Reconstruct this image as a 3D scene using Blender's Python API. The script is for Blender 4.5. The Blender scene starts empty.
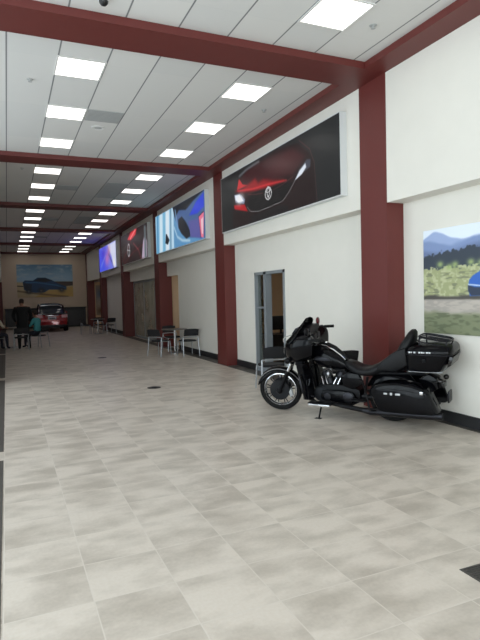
import bpy, bmesh, math, random
import numpy as np
from mathutils import Vector, Matrix, Euler
random.seed(7)
PI = math.pi
scn = bpy.context.scene
C = scn.collection

# ------------------------------------------------------------------ camera
F_PX, YAW, PITCH, ROLL, EYE = 532.4, .4121, -.0441, -.0257, 1.7
fw = Vector((math.sin(YAW)*math.cos(PITCH), math.cos(YAW)*math.cos(PITCH), math.sin(PITCH)))
r0 = Vector((math.cos(YAW), -math.sin(YAW), 0)); u0 = r0.cross(fw)
rt = math.cos(ROLL)*r0 + math.sin(ROLL)*u0
up = -math.sin(ROLL)*r0 + math.cos(ROLL)*u0
cd = bpy.data.cameras.new('camera'); cam = bpy.data.objects.new('camera', cd); C.objects.link(cam)
cam.matrix_world = Matrix(((rt.x, up.x, -fw.x, 0), (rt.y, up.y, -fw.y, 0), (rt.z, up.z, -fw.z, EYE), (0, 0, 0, 1)))
cd.sensor_fit = 'VERTICAL'; cd.sensor_height = 36.0; cd.sensor_width = 27.0
cd.lens = F_PX/640*36.0; cd.clip_start = .05; cd.clip_end = 300
scn.camera = cam

# ------------------------------------------------------------------ world, daylight, exposure
w = bpy.data.worlds.new('world'); scn.world = w; w.use_nodes = True
bgn = w.node_tree.nodes['Background']
bgn.inputs[0].default_value = (.80, .90, 1.0, 1); bgn.inputs[1].default_value = 1.2
def area(name, loc, rot, sx, sy, power, col):
    l = bpy.data.lights.new(name, 'AREA'); l.shape = 'RECTANGLE'; l.size = sx; l.size_y = sy
    l.energy = power; l.color = col
    o = bpy.data.objects.new(name, l); C.objects.link(o); o.location = loc; o.rotation_euler = rot
    return o
# daylight at the tall glass behind the camera and the left glass
area('daylight_back', (1.2, -6.4, 2.5), (PI/2, 0, 0), 7.0, 4.4, 420, (.97, .985, 1.0))
area('daylight_left', (-3.1, -.2, 2.3), (0, -PI/2, 0), 4.0, 11.0, 430, (.88, .95, 1.0))
area('daylight_left_far', (-3.1, 9.3, 2.3), (0, -PI/2, 0), 4.0, 5.4, 130, (.90, .95, 1.0))
scn.view_settings.view_transform = 'Standard'; scn.view_settings.look = 'None'
scn.view_settings.gamma = 1; scn.view_settings.use_curve_mapping = False
scn.view_settings.exposure = 0.13

# ------------------------------------------------------------------ materials
def s2l(c):
    return tuple(((v/12.92) if v <= .04045 else ((v+.055)/1.055)**2.4) for v in c)
def rgb(r, g, b): return s2l((r/255, g/255, b/255)) + (1,)
MATS = {}
def mat(name, col, rough=.5, metal=0, coat=0, emis=None, es=0, spec=.5, noise=0, nscale=20, bump=0, bscale=200):
    if name in MATS: return MATS[name]
    m = bpy.data.materials.new(name); m.use_nodes = True
    nt = m.node_tree; b = nt.nodes['Principled BSDF']
    b.inputs['Base Color'].default_value = col; b.inputs['Roughness'].default_value = rough
    b.inputs['Metallic'].default_value = metal; b.inputs['Coat Weight'].default_value = coat
    b.inputs['Coat Roughness'].default_value = .05; b.inputs['Specular IOR Level'].default_value = spec
    if emis: b.inputs['Emission Color'].default_value = emis; b.inputs['Emission Strength'].default_value = es
    tc = nt.nodes.new('ShaderNodeTexCoord')
    if noise:
        n = nt.nodes.new('ShaderNodeTexNoise'); n.inputs['Scale'].default_value = nscale; n.inputs['Detail'].default_value = 4
        nt.links.new(tc.outputs['Object'], n.inputs['Vector'])
        mx = nt.nodes.new('ShaderNodeMix'); mx.data_type = 'RGBA'
        mx.inputs[6].default_value = tuple(c*(1-noise) for c in col[:3]) + (1,)
        mx.inputs[7].default_value = tuple(min(1, c*(1+noise)) for c in col[:3]) + (1,)
        nt.links.new(n.outputs['Fac'], mx.inputs[0]); nt.links.new(mx.outputs[2], b.inputs['Base Color'])
    if bump:
        n = nt.nodes.new('ShaderNodeTexNoise'); n.inputs['Scale'].default_value = bscale
        nt.links.new(tc.outputs['Object'], n.inputs['Vector'])
        bp = nt.nodes.new('ShaderNodeBump'); bp.inputs['Strength'].default_value = bump; bp.inputs['Distance'].default_value = .01
        nt.links.new(n.outputs['Fac'], bp.inputs['Height']); nt.links.new(bp.outputs[0], b.inputs['Normal'])
    MATS[name] = m; return m
M_wall = mat('white_wall_plaster', rgb(231, 228, 219), .85, noise=.03, nscale=3, bump=.15, bscale=90)
M_red = mat('brick_red_paint', rgb(101, 41, 37), .5, noise=.05, nscale=4)
M_dark = mat('dark_floor_tile', rgb(72, 68, 64), .5, noise=.15, nscale=8)
M_base = mat('black_baseboard', rgb(34, 34, 36), .5)
M_far = mat('beige_end_wall', rgb(214, 196, 174), .85, noise=.03, nscale=3)
M_office = mat('tan_office_wall', rgb(214, 186, 152), .9)
M_officef = mat('office_carpet', rgb(110, 95, 80), .95, noise=.2, nscale=60)
M_alu = mat('grey_aluminium', rgb(150, 157, 162), .45, .3)
M_panelframe = mat('light_box_edge', rgb(215, 218, 218), .4)
M_lampframe = mat('lamp_frame_white', rgb(225, 225, 222), .5)
M_lamp = mat('lamp_diffuser', rgb(255, 255, 255), .5, emis=(1, .96, .90, 1), es=2.4)
M_vent = mat('grey_vent', rgb(176, 178, 177), .7)
M_ventd = mat('grey_vent_slat', rgb(160, 162, 162), .7)
M_wplastic = mat('white_plastic', rgb(222, 222, 220), .4)
M_bplastic = mat('black_plastic', rgb(22, 22, 24), .45)
M_blk = mat('gloss_black_paint', (.0025, .0025, .0035, 1), .09, 0, 0, spec=.17)
M_blksat = mat('satin_black', (.005, .005, .006, 1), .36, spec=.16)
M_rub = mat('tyre_rubber', (.007, .007, .007, 1), .7, spec=.2, bump=.3, bscale=80)
M_lea = mat('black_leather', (.006, .006, .007, 1), .45, spec=.25, bump=.2, bscale=150)
M_chr = mat('chrome', (.75, .76, .78, 1), .12, 1)
M_steel = mat('brushed_steel', (.35, .36, .38, 1), .32, 1)
M_dsteel = mat('dark_steel', (.035, .035, .04, 1), .35, .9)
M_silver = mat('silver_paint', rgb(200, 203, 205), .3, .5)
M_engine = mat('engine_grey', rgb(48, 50, 54), .35, .8)
M_cleg = mat('chair_leg_steel', rgb(172, 176, 180), .3, .6)
M_lens = mat('red_lens', (.25, .01, .01, 1), .15, 0, 1)
M_amber = mat('smoked_lens', (.012, .01, .01, 1), .15)
M_fabric = mat('black_chair_fabric', rgb(30, 31, 34), .8, noise=.2, nscale=120)
M_ttop = mat('grey_table_top', rgb(112, 106, 98), .35)
M_carred = mat('car_red_paint', rgb(150, 22, 30), .2, .2, 1)
M_carglass = mat('car_glass', rgb(60, 66, 66), .08, 0, 1)
M_plate = mat('number_plate', rgb(225, 228, 230), .5)
M_tail = mat('tail_light', rgb(235, 190, 190), .2, 0, 1)
M_skin = mat('skin', rgb(150, 108, 88), .6)
M_hair = mat('brown_hair', rgb(46, 34, 28), .8, noise=.3, nscale=60)
M_hairg = mat('sandy_hair', rgb(120, 95, 75), .8, noise=.3, nscale=60)
M_bcloth = mat('black_cloth', rgb(12, 13, 15), .9, noise=.2, nscale=60)
M_teal = mat('teal_cloth', rgb(72, 148, 152), .9, noise=.12, nscale=20)
M_tan = mat('cream_cloth', rgb(200, 186, 165), .9, noise=.1, nscale=20)
M_jean = mat('dark_jeans', rgb(46, 48, 60), .9, noise=.2, nscale=80)
M_desk = mat('dark_desk', rgb(36, 34, 34), .4)
M_carpetpic = mat('grille_metal', rgb(74, 72, 70), .5, .4)

def nmat(name):
    m = bpy.data.materials.new(name); m.use_nodes = True
    return m, m.node_tree, m.node_tree.nodes['Principled BSDF']
def floor_mat():
    m, nt, b = nmat('grey_stone_tile_floor'); N = nt.nodes.new; L = nt.links.new
    tc = N('ShaderNodeTexCoord')
    mp = N('ShaderNodeMapping'); mp.vector_type = 'POINT'
    mp.inputs['Location'].default_value = (-.385/.472, -2.578/.4553, 0); mp.inputs['Scale'].default_value = (1/.472, 1/.4553, 1)
    L(tc.outputs['Object'], mp.inputs[0])
    fl = N('ShaderNodeVectorMath'); fl.operation = 'FLOOR'; L(mp.outputs[0], fl.inputs[0])
    fr = N('ShaderNodeVectorMath'); fr.operation = 'FRACTION'; L(mp.outputs[0], fr.inputs[0])
    sp = N('ShaderNodeSeparateXYZ'); L(fr.outputs[0], sp.inputs[0])
    def edge(o):
        a = N('ShaderNodeMath'); a.operation = 'SUBTRACT'; a.inputs[0].default_value = 1; L(o, a.inputs[1])
        c = N('ShaderNodeMath'); c.operation = 'MINIMUM'; L(o, c.inputs[0]); L(a.outputs[0], c.inputs[1]); return c
    ex, ey = edge(sp.outputs[0]), edge(sp.outputs[1])
    mn = N('ShaderNodeMath'); mn.operation = 'MINIMUM'; L(ex.outputs[0], mn.inputs[0]); L(ey.outputs[0], mn.inputs[1])
    gr = N('ShaderNodeMapRange'); gr.inputs[1].default_value = .004; gr.inputs[2].default_value = .012; L(mn.outputs[0], gr.inputs[0])
    wn = N('ShaderNodeTexWhiteNoise'); wn.noise_dimensions = '3D'; L(fl.outputs[0], wn.inputs[0])
    # every tile takes its own piece of a cloudy pattern
    sc = N('ShaderNodeVectorMath'); sc.operation = 'MULTIPLY'; sc.inputs[1].default_value = (9, 9, 9); L(wn.outputs['Color'], sc.inputs[0])
    sm = N('ShaderNodeVectorMath'); sm.operation = 'MULTIPLY'; sm.inputs[1].default_value = (.85, 1.5, 1); L(mp.outputs[0], sm.inputs[0])
    ad = N('ShaderNodeVectorMath'); ad.operation = 'ADD'; L(sm.outputs[0], ad.inputs[0]); L(sc.outputs[0], ad.inputs[1])
    n1 = N('ShaderNodeTexNoise'); n1.inputs['Scale'].default_value = 1.25; n1.inputs['Detail'].default_value = 5; n1.inputs['Roughness'].default_value = .5
    L(ad.outputs[0], n1.inputs['Vector'])
    n2 = N('ShaderNodeTexNoise'); n2.inputs['Scale'].default_value = 45; n2.inputs['Detail'].default_value = 3; L(tc.outputs['Object'], n2.inputs['Vector'])
    cr = N('ShaderNodeValToRGB'); e = cr.color_ramp.elements
    e[0].position = .34; e[0].color = rgb(180, 170, 158); e[1].position = .60; e[1].color = rgb(211, 201, 189)
    L(n1.outputs['Fac'], cr.inputs[0])
    mx = N('ShaderNodeMix'); mx.data_type = 'RGBA'; mx.blend_type = 'OVERLAY'; mx.inputs[0].default_value = .12
    L(cr.outputs[0], mx.inputs[6]); L(n2.outputs['Fac'], mx.inputs[7])
    mg = N('ShaderNodeMix'); mg.data_type = 'RGBA'; mg.inputs[6].default_value = rgb(209, 200, 189)
    L(gr.outputs[0], mg.inputs[0]); L(mx.outputs[2], mg.inputs[7]); L(mg.outputs[2], b.inputs['Base Color'])
    b.inputs['Roughness'].default_value = .36; b.inputs['Specular IOR Level'].default_value = .45
    bp = N('ShaderNodeBump'); bp.inputs['Strength'].default_value = .25; bp.inputs['Distance'].default_value = .002
    L(gr.outputs[0], bp.inputs['Height']); L(bp.outputs[0], b.inputs['Normal'])
    return m
M_floor = floor_mat()
def ceil_mat():
    m, nt, b = nmat('white_ceiling_tile'); N = nt.nodes.new; L = nt.links.new
    tc = N('ShaderNodeTexCoord')
    mp = N('ShaderNodeMapping'); mp.inputs['Location'].default_value = (-.126/.61, -.0/.61, 0); mp.inputs['Scale'].default_value = (1/.61, 1/1.83, 1)
    L(tc.outputs['Object'], mp.inputs[0])
    fr = N('ShaderNodeVectorMath'); fr.operation = 'FRACTION'; L(mp.outputs[0], fr.inputs[0])
    fl = N('ShaderNodeVectorMath'); fl.operation = 'FLOOR'; L(mp.outputs[0], fl.inputs[0])
    sp = N('ShaderNodeSeparateXYZ'); L(fr.outputs[0], sp.inputs[0])
    gx = N('ShaderNodeMath'); gx.operation = 'PINGPONG'; gx.inputs[1].default_value = .5; L(sp.outputs[0], gx.inputs[0])
    gy = N('ShaderNodeMath'); gy.operation = 'PINGPONG'; gy.inputs[1].default_value = .5; L(sp.outputs[1], gy.inputs[0])
    rx = N('ShaderNodeMapRange'); rx.inputs[1].default_value = .008; rx.inputs[2].default_value = .022; L(gx.outputs[0], rx.inputs[0])
    ry = N('ShaderNodeMapRange'); ry.inputs[1].default_value = .002; ry.inputs[2].default_value = .005; ry.inputs[3].default_value = .965; L(gy.outputs[0], ry.inputs[0])
    mn = N('ShaderNodeMath'); mn.operation = 'MINIMUM'; L(rx.outputs[0], mn.inputs[0]); L(ry.outputs[0], mn.inputs[1])
    wn = N('ShaderNodeTexWhiteNoise'); L(fl.outputs[0], wn.inputs[0])
    cr = N('ShaderNodeMix'); cr.data_type = 'RGBA'; cr.inputs[6].default_value = rgb(214, 214, 212); cr.inputs[7].default_value = rgb(220, 219, 216); L(wn.outputs['Value'], cr.inputs[0])
    mx = N('ShaderNodeMix'); mx.data_type = 'RGBA'; mx.inputs[6].default_value = rgb(120, 122, 124)
    L(mn.outputs[0], mx.inputs[0]); L(cr.outputs[2], mx.inputs[7]); L(mx.outputs[2], b.inputs['Base Color'])
    b.inputs['Roughness'].default_value = .9
    return m
M_ceil = ceil_mat()
def glass_mat(name='window_glass', tint=(.96, .98, .98, 1), g=.08):
    m = bpy.data.materials.new(name); m.use_nodes = True; nt = m.node_tree; nt.nodes.clear(); N = nt.nodes.new
    o = N('ShaderNodeOutputMaterial'); mx = N('ShaderNodeMixShader'); t = N('ShaderNodeBsdfTransparent'); gl = N('ShaderNodeBsdfGlossy')
    t.inputs[0].default_value = tint; gl.inputs['Roughness'].default_value = .03; mx.inputs[0].default_value = g
    nt.links.new(t.outputs[0], mx.inputs[1]); nt.links.new(gl.outputs[0], mx.inputs[2]); nt.links.new(mx.outputs[0], o.inputs[0]); return m
M_glass = glass_mat(); M_tint = glass_mat('tinted_store_glass', (.70, .73, .68, 1), .22); M_smoke = glass_mat('smoked_screen', (.05, .05, .055, 1), .05)
def film_mat():
    m, nt, b = nmat('filmed_store_glass'); b.inputs['Base Color'].default_value = rgb(186, 186, 172); b.inputs['Roughness'].default_value = .15
    N = nt.nodes.new; t = N('ShaderNodeBsdfTransparent'); mx = N('ShaderNodeMixShader'); n = N('ShaderNodeTexNoise'); n.inputs['Scale'].default_value = 1.3
    tc = N('ShaderNodeTexCoord'); nt.links.new(tc.outputs['Object'], n.inputs['Vector'])
    r = N('ShaderNodeMapRange'); r.inputs[1].default_value = .3; r.inputs[2].default_value = .7; r.inputs[3].default_value = .45; r.inputs[4].default_value = .9
    nt.links.new(n.outputs['Fac'], r.inputs[0]); nt.links.new(r.outputs[0], mx.inputs[0]); nt.links.new(t.outputs[0], mx.inputs[1]); nt.links.new(b.outputs[0], mx.inputs[2])
    nt.links.new(mx.outputs[0], nt.nodes['Material Output'].inputs[0]); return m
M_film = film_mat()
def paint_mat(name, emis=0, rough=.35, es=1):
    m, nt, b = nmat(name); a = nt.nodes.new('ShaderNodeAttribute'); a.attribute_name = 'paint'
    if emis:
        b.inputs['Base Color'].default_value = (.01, .01, .01, 1); b.inputs['Specular IOR Level'].default_value = .2
        nt.links.new(a.outputs['Color'], b.inputs['Emission Color']); b.inputs['Emission Strength'].default_value = emis
    else: nt.links.new(a.outputs['Color'], b.inputs['Base Color'])
    b.inputs['Roughness'].default_value = rough
    return m
M_screen = paint_mat('screen_picture', .78, .3); M_print = paint_mat('printed_picture', 0, .5)

# ------------------------------------------------------------------ mesh helpers
class MB:
    """collects shapes, build() links them as one mesh object"""
    def __init__(s): s.v = []; s.f = []; s.m = []; s.mats = []; s.cur = 0; s.T = Matrix.Identity(4)
    def mt(s, m):
        if m not in s.mats: s.mats.append(m)
        s.cur = s.mats.index(m); return s
    def add(s, vs, fs):
        o = len(s.v); s.v += [tuple(s.T @ Vector(v)) for v in vs]
        for f in fs: s.f.append([i+o for i in f]); s.m.append(s.cur)
        return s
    def box(s, x0, x1, y0, y1, z0, z1, r=0):
        if r <= 0:
            v = [(x, y, z) for x in (x0, x1) for y in (y0, y1) for z in (z0, z1)]
            return s.add(v, [(0, 1, 3, 2), (4, 6, 7, 5), (0, 4, 5, 1), (2, 3, 7, 6), (0, 2, 6, 4), (1, 5, 7, 3)])
        bm = bmesh.new(); bmesh.ops.create_cube(bm, size=1)
        bmesh.ops.scale(bm, vec=(x1-x0, y1-y0, z1-z0), verts=bm.verts)
        bmesh.ops.translate(bm, vec=((x0+x1)/2, (y0+y1)/2, (z0+z1)/2), verts=bm.verts)
        bmesh.ops.bevel(bm, geom=bm.edges[:], offset=r, segments=2, affect='EDGES', profile=.5)
        bm.verts.index_update(); s.add([v.co[:] for v in bm.verts], [[v.index for v in f.verts] for f in bm.faces]); bm.free(); return s
    def loft(s, rings, cap=True):
        n = len(rings[0]); v = [p for r in rings for p in r]; f = []
        for i in range(len(rings)-1):
            for j in range(n): f.append((i*n+j, i*n+(j+1) % n, (i+1)*n+(j+1) % n, (i+1)*n+j))
        if cap: f.append(tuple(range(n))[::-1]); f.append(tuple((len(rings)-1)*n+j for j in range(n)))
        return s.add(v, f)
    def tube(s, pts, r, n=8, cap=True, closed=False):
        P = [Vector(p) for p in pts]; rr = r if isinstance(r, (list, tuple)) else [r]*len(P)
        rings = []; ref = None
        for i, p in enumerate(P):
            if closed: t = P[(i+1) % len(P)] - P[i-1]
            else: t = P[min(i+1, len(P)-1)] - P[max(i-1, 0)]
            t.normalize()
            if ref is None: ref = Vector((0, 0, 1)) if abs(t.z) < .9 else Vector((1, 0, 0))
            a = (ref - t*ref.dot(t)).normalized(); b = t.cross(a); ref = a
            rings.append([tuple(p + (a*math.cos(2*PI*k/n) + b*math.sin(2*PI*k/n))*rr[i]) for k in range(n)])
        if closed: rings.append(rings[0]); return s.loft(rings, False)
        return s.loft(rings, cap)
    def cyl(s, a, b, r, n=16, r2=None): return s.tube([a, b], [r, r if r2 is None else r2], n)
    def lathe(s, prof, c=(0, 0, 0), axis='z', n=24):
        """prof: (radius, along-axis) points"""
        rings = []
        for r, h in prof:
            ring = []
            for k in range(n):
                a = 2*PI*k/n; ca, sa = math.cos(a)*r, math.sin(a)*r
                p = {'z': (ca, sa, h), 'y': (sa, h, ca), 'x': (h, ca, sa)}[axis]
                ring.append((c[0]+p[0], c[1]+p[1], c[2]+p[2]))
            rings.append(ring)
        return s.loft(rings, prof[0][0] > 1e-6 or prof[-1][0] > 1e-6)
    def prism(s, poly, y0, y1, r=0, inset=None, axis='y'):
        """side outline (x,z) pushed through y; rounded rim when r>0"""
        poly = [Vector((p[0], p[1])) for p in poly]; c = sum(poly, Vector((0, 0)))/len(poly)
        def rg(y, k):
            out = []
            for p in poly:
                d = (p-c); L = max(d.length, 1e-6); q = c + d*(max(0, L-k)/L)
                out.append((q.x, y, q.y) if axis == 'y' else ((y, q.x, q.y) if axis == 'x' else (q.x, q.y, y)))
            return out
        if r > 0: rings = [rg(y0, r), rg(y0+r*.3, r*.3), rg(y0+r, 0), rg(y1-r, 0), rg(y1-r*.3, r*.3), rg(y1, r)]
        else: rings = [rg(y0, 0), rg(y1, 0)]
        return s.loft(rings)
    def ell(s, c, r, n=16, m=10):
        rings = []
        for i in range(m+1):
            t = PI*i/m - PI/2; k = max(math.cos(t), 1e-3)
            rings.append([(c[0]+r[0]*k*math.cos(2*PI*j/n), c[1]+r[1]*k*math.sin(2*PI*j/n), c[2]+r[2]*math.sin(t)) for j in range(n)])
        return s.loft(rings)
    def torus(s, c, R, r, axis='y', n=32, m=8, a0=0, a1=2*PI):
        full = abs(a1-a0-2*PI) < 1e-6; cnt = n if full else n+1; pts = []
        for k in range(cnt):
            a = a0+(a1-a0)*k/n; x, y = R*math.cos(a), R*math.sin(a)
            p = {'y': (x, 0, y), 'z': (x, y, 0), 'x': (0, x, y)}[axis]
            pts.append((c[0]+p[0], c[1]+p[1], c[2]+p[2]))
        return s.tube(pts, r, m, True, full)
    def build(s, name, m=None, parent=None, smooth=True, ang=40):
        me = bpy.data.meshes.new(name); me.from_pydata(s.v, [], s.f)
        for mm in ([m] if m is not None and not s.mats else s.mats): me.materials.append(mm)
        if s.mats: me.polygons.foreach_set('material_index', s.m)
        bm = bmesh.new(); bm.from_mesh(me); bmesh.ops.recalc_face_normals(bm, faces=bm.faces); bm.to_mesh(me); bm.free()
        if smooth:
            me.polygons.foreach_set('use_smooth', [True]*len(me.polygons)); me.set_sharp_from_angle(angle=math.radians(ang))
        me.update(); o = bpy.data.objects.new(name, me); C.objects.link(o)
        if parent is not None: o.parent = parent
        return o
def ss(w, h, n=16, e=2.5):
    """superellipse section"""
    out = []
    for k in range(n):
        a = 2*PI*k/n; c, s_ = math.cos(a), math.sin(a)
        out.append((math.copysign(abs(c)**(2/e), c)*w, math.copysign(abs(s_)**(2/e), s_)*h))
    return out
def thing(name, label, cat, loc=(0, 0, 0), rz=0, group=None, rx=0):
    o = bpy.data.objects.new(name, None); C.objects.link(o); o.location = loc; o.rotation_euler = (rx, 0, rz)
    o.empty_display_size = .1; o['label'] = label; o['category'] = cat
    if group: o['group'] = group
    return o
def tag(o, label, cat, group=None):
    o['label'] = label; o['category'] = cat
    if group: o['group'] = group
    return o
def struct(o): o['kind'] = 'structure'; return o
KIDS = {}
def children(o): return [c for c in bpy.data.objects if c.parent == o]
def dup(root, loc, rz, label, group=None):
    r = root.copy(); C.objects.link(r); r.location = loc; r.rotation_euler = (0, 0, rz); r['label'] = label
    if group: r['group'] = group
    for ch in children(root):
        c = ch.copy(); C.objects.link(c); c.parent = r
        for g in children(ch):
            d = g.copy(); C.objects.link(d); d.parent = c
    return r

# ------------------------------------------------------------------ setting
XF, XW, ZC, ZB, ZS = 4.907, 5.2, 4.828, 4.735, 2.956
CY = [-.08, 6.02, 12.10, 18.18, 24.28, 30.42]         # column bays, near faces
CW = .598; YEND = 36.6; YBACK = -6.2; XL = -.22; XG = -2.8
def sbox(name, m, *b, r=0):
    return struct(MB().box(*b, r).build(name, m, smooth=False))
sbox('floor', M_floor, XG-.1, 9.2, YBACK-.2, YEND+.3, -.1, 0)
sbox('ceiling', M_ceil, XG-.1, 5.5, YBACK-.2, YEND+.3, ZC, ZC+.1)
# dark border tiles right and left, thin slabs laid level with the floor
b = MB(); b.box(5.10, XW, YBACK, YEND, 0, .004); b.box(4.88, 5.10, 8.6, YEND, 0, .004)
struct(b.build('trim_1', M_dark, smooth=False))
b = MB(); ys = [YBACK, 6.22, 6.6, 12.65, 13.1, 18.9, 19.3, 24.9, 25.3, 30.9, 31.3, YEND]
for i in range(0, len(ys), 2): b.box(-.75, -.10, ys[i], ys[i+1], 0, .004)
struct(b.build('trim_2', M_dark, smooth=False))
# right wall with its openings
b = MB(); T = 5.34
segs = [(YBACK, 9.57, 0, ZC), (9.57, 10.97, 2.23, ZC), (10.97, 16.9, 0, ZC), (16.9, 18.2, 2.47, ZC), (18.2, 18.8, 0, ZC), (18.8, 24.30, 2.5, ZC),
        (24.30, 31.00, 0, ZC), (31.00, 36.07, 2.98, ZC), (36.07, YEND, 0, ZC)]
for y0, y1, z0, z1 in segs: b.box(XW, T, y0, y1, z0, z1)
struct(b.build('wall_right', M_wall, smooth=False))
b = MB()
for y0, y1 in [(YBACK, 9.52), (11.02, 12.1), (12.7, 16.9), (24.9, 30.42)]: b.box(XW-.02, XW, y0, y1, .004, .15)
struct(b.build('baseboard_right', M_base, smooth=False))
# projecting upper wall boxes between the columns
b = MB(); ed = [YBACK] + CY + [YEND]
bays = [(YBACK, CY[0])] + [(CY[i]+CW, CY[i+1] if i+1 < len(CY) else 36.05) for i in range(len(CY))]
for y0, y1 in bays: b.box(XF+.006, XW, y0, y1, ZS, ZB)
struct(b.build('wall_right_upper', M_wall, smooth=False))
b = MB()
for y0, y1 in bays[3:]: b.box(XL-.28, XL-.006, y0, y1, ZS, ZB)
b.box(XL-.28, XL-.006, 36.0, YEND, ZS, ZB)
struct(b.build('wall_left_upper', M_wall, smooth=False))
# red columns and beams
k = 3
for i, y in enumerate(CY + [36.05]):
    deep = 5.36 if i in (3, 4, 6) else XW
    bb = MB().box(XF, deep, y, y+CW if i < 6 else YEND-.01, .0, ZB)
    struct(bb.build('trim_%d' % k, M_red, smooth=False)); k += 1
for i, y in enumerate(CY + [36.05]):
    if i == 1 or i == 0: continue
    struct(MB().box(XL-.3, (XL-.12 if i < 6 else XL), y, y+CW if i < 6 else YEND-.01, .0, ZB).build('trim_%d' % k, M_red, smooth=False)); k += 1
for i, y in enumerate(CY + [36.2]):
    x0 = XG if i < 3 else XL-.3
    struct(MB().box(x0, XF+.3, y, (y+CW) if i < 6 else YEND, ZB, ZC-.001).build('trim_%d' % k, M_red, smooth=False)); k += 1
struct(MB().box(4.57, XF+.3, YBACK, YEND, ZB+.0015, ZC-.002).build('trim_%d' % k, M_red, smooth=False)); k += 1
# end wall, back wall, left wall
sbox('wall_far', M_far, XG-.1, 5.2, YEND, YEND+.15, 0, ZC)
b = MB(); b.box(XG-.15, XG, 12.3, YEND, 0, ZC); b.box(XG, XL-.5, 12.3, 12.45, 0, ZC)
struct(b.build('wall_left', M_wall, smooth=False))
sbox('baseboard_far', M_base, XL, XF, YEND-.02, YEND, 0, .11)
b = MB(); b.box(XG-.15, XG, YBACK, 12.3, 4.5, ZC); b.box(XG-.15, 5.34, YBACK-.15, YBACK, 4.6, ZC)
struct(b.build('wall_back', M_wall, smooth=False))
def window(name, axis, fixed, a0, a1, z0, z1, n):
    g = MB(); t = .03
    g.box(*((fixed-.01, fixed+.01, a0, a1) if axis == 'x' else (a0, a1, fixed-.01, fixed+.01)), z0, z1)
    w_ = struct(g.build(name, M_glass, smooth=False))
    f = MB()
    for j in range(n+1):
        a = a0+(a1-a0)*j/n
        f.box(*((fixed-.05, fixed+.05, a-t, a+t) if axis == 'x' else (a-t, a+t, fixed-.05, fixed+.05)), z0, z1)
    for z in (z0+t, 2.6, z1-t): f.box(*((fixed-.045, fixed+.045, a0, a1) if axis == 'x' else (a0, a1, fixed-.045, fixed+.045)), z-t, z+t)
    f.build('window_frame', M_alu, w_, smooth=False)
window('window_1', 'y', YBACK-.08, XG, 5.2, 0, 4.6, 6)
window('window_2', 'x', XG-.07, YBACK, 12.3, 0, 4.5, 12)
# rooms behind the right wall
b = MB()
b.box(8.6, 8.7, 5.5, 36.9, 0, 2.9)
for y in (5.5, 14.0, 18.30, 24.40, 30.6, 36.7): b.box(T, 8.6, y, y+.1, 0, 2.9)
struct(b.build('wall_rooms', M_office, smooth=False))
b = MB(); b.box(XW+.15, 8.7, 5.5, 36.8, 2.9, 3.0); b.box(XW, XW+.15, 31.02, 36.05, 2.98, 3.05)
struct(b.build('ceiling_rooms', M_ceil, smooth=False))
sbox('trim_%d' % k, M_officef, T, 8.6, 5.6, 36.7, 0, .003); k += 1

# door 1: grey aluminium frame with side light and a dark leaf standing open
b = MB()
for y in (9.57, 10.92, 10.40): b.box(XW-.025, XW+.12, y, y+.05 if y != 10.40 else y+.11, 0, 2.23)
b.box(XW-.025, XW+.12, 9.57, 10.97, 2.17, 2.23); b.box(XW+.0, XW+.1, 10.5, 10.93, 0, .12); b.box(XW, XW+.1, 10.5, 10.93, 1.42, 1.46)
d1 = struct(b.build('door_1', M_alu, smooth=False))
MB().box(XW+.04, XW+.05, 10.5, 10.93, .12, 2.17).build('side_light', M_tint, d1, smooth=False)
g = MB().box(XW+.15, XW+1.0, 9.50, 9.55, .02, 2.15); g.build('door_leaf', M_alu, d1, smooth=False)
MB().tube([(XW+.88, 9.56, 1.02), (XW+.88, 9.61, 1.02), (XW+.76, 9.61, 1.02)], .01).build('door_handle', M_chr, d1)
# bay 3 store glass
g = MB().box(5.345, 5.355, 18.8, 24.28, .1, 2.5); w3 = struct(g.build('window_3', M_film, smooth=False))
f = MB()
for y in (18.82, 20.5, 22.3, 24.2): f.box(5.335, 5.38, y-.025, y+.03, 0, 2.5)
for z in (.05, 2.46): f.box(5.335, 5.38, 18.8, 24.25, z-.05, z+.04)
f.build('window_frame', M_alu, w3, smooth=False)

# ------------------------------------------------------------------ ceiling fittings
def lamp():
    t = thing('ceiling_light', '', 'ceiling light')
    MB().box(-.29, .29, -.29, .29, -.006, .0).build('diffuser', M_lamp, t, smooth=False)
    f = MB()
    for a in (-1, 1):
        f.box(a*.3-.012, a*.3+.012, -.312, .312, -.012, 0); f.box(-.288, .288, a*.3-.012, a*.3+.012, -.012, 0)
    f.build('frame', M_lampframe, t, smooth=False); return t
BAYN = ['in front of the nearest red cross beam', 'between the nearest and second red cross beams', 'between the second and third red cross beams', 'between the third and fourth red cross beams',
        'between the fourth and fifth red cross beams', 'between the last red cross beam and the end wall']
ORD = ['nearest', 'middle', 'farthest']
L0 = None
for bi in range(6):
    y0 = CY[bi]
    for ri in range(3):
        if bi == 0 and ri < 2: continue
        for x, side in ((1.03, 'left'), (3.49, 'right')):
            loc = (x, y0+1.22+1.83*ri+.3, ZC-.0005)
            if bi == 0: lab = 'bright square ceiling light panel %s, %s row' % (BAYN[0], side)
            else: lab = 'bright square ceiling light, %s of three in %s row %s' % (ORD[ri], side, BAYN[bi])
            lab = ' '.join(lab.split()[:16])
            if L0 is None: L0 = lamp(); L0.location = loc; L0['label'] = lab; L0['group'] = 'square ceiling light panels'
            else: dup(L0, loc, 0, lab)
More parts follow.
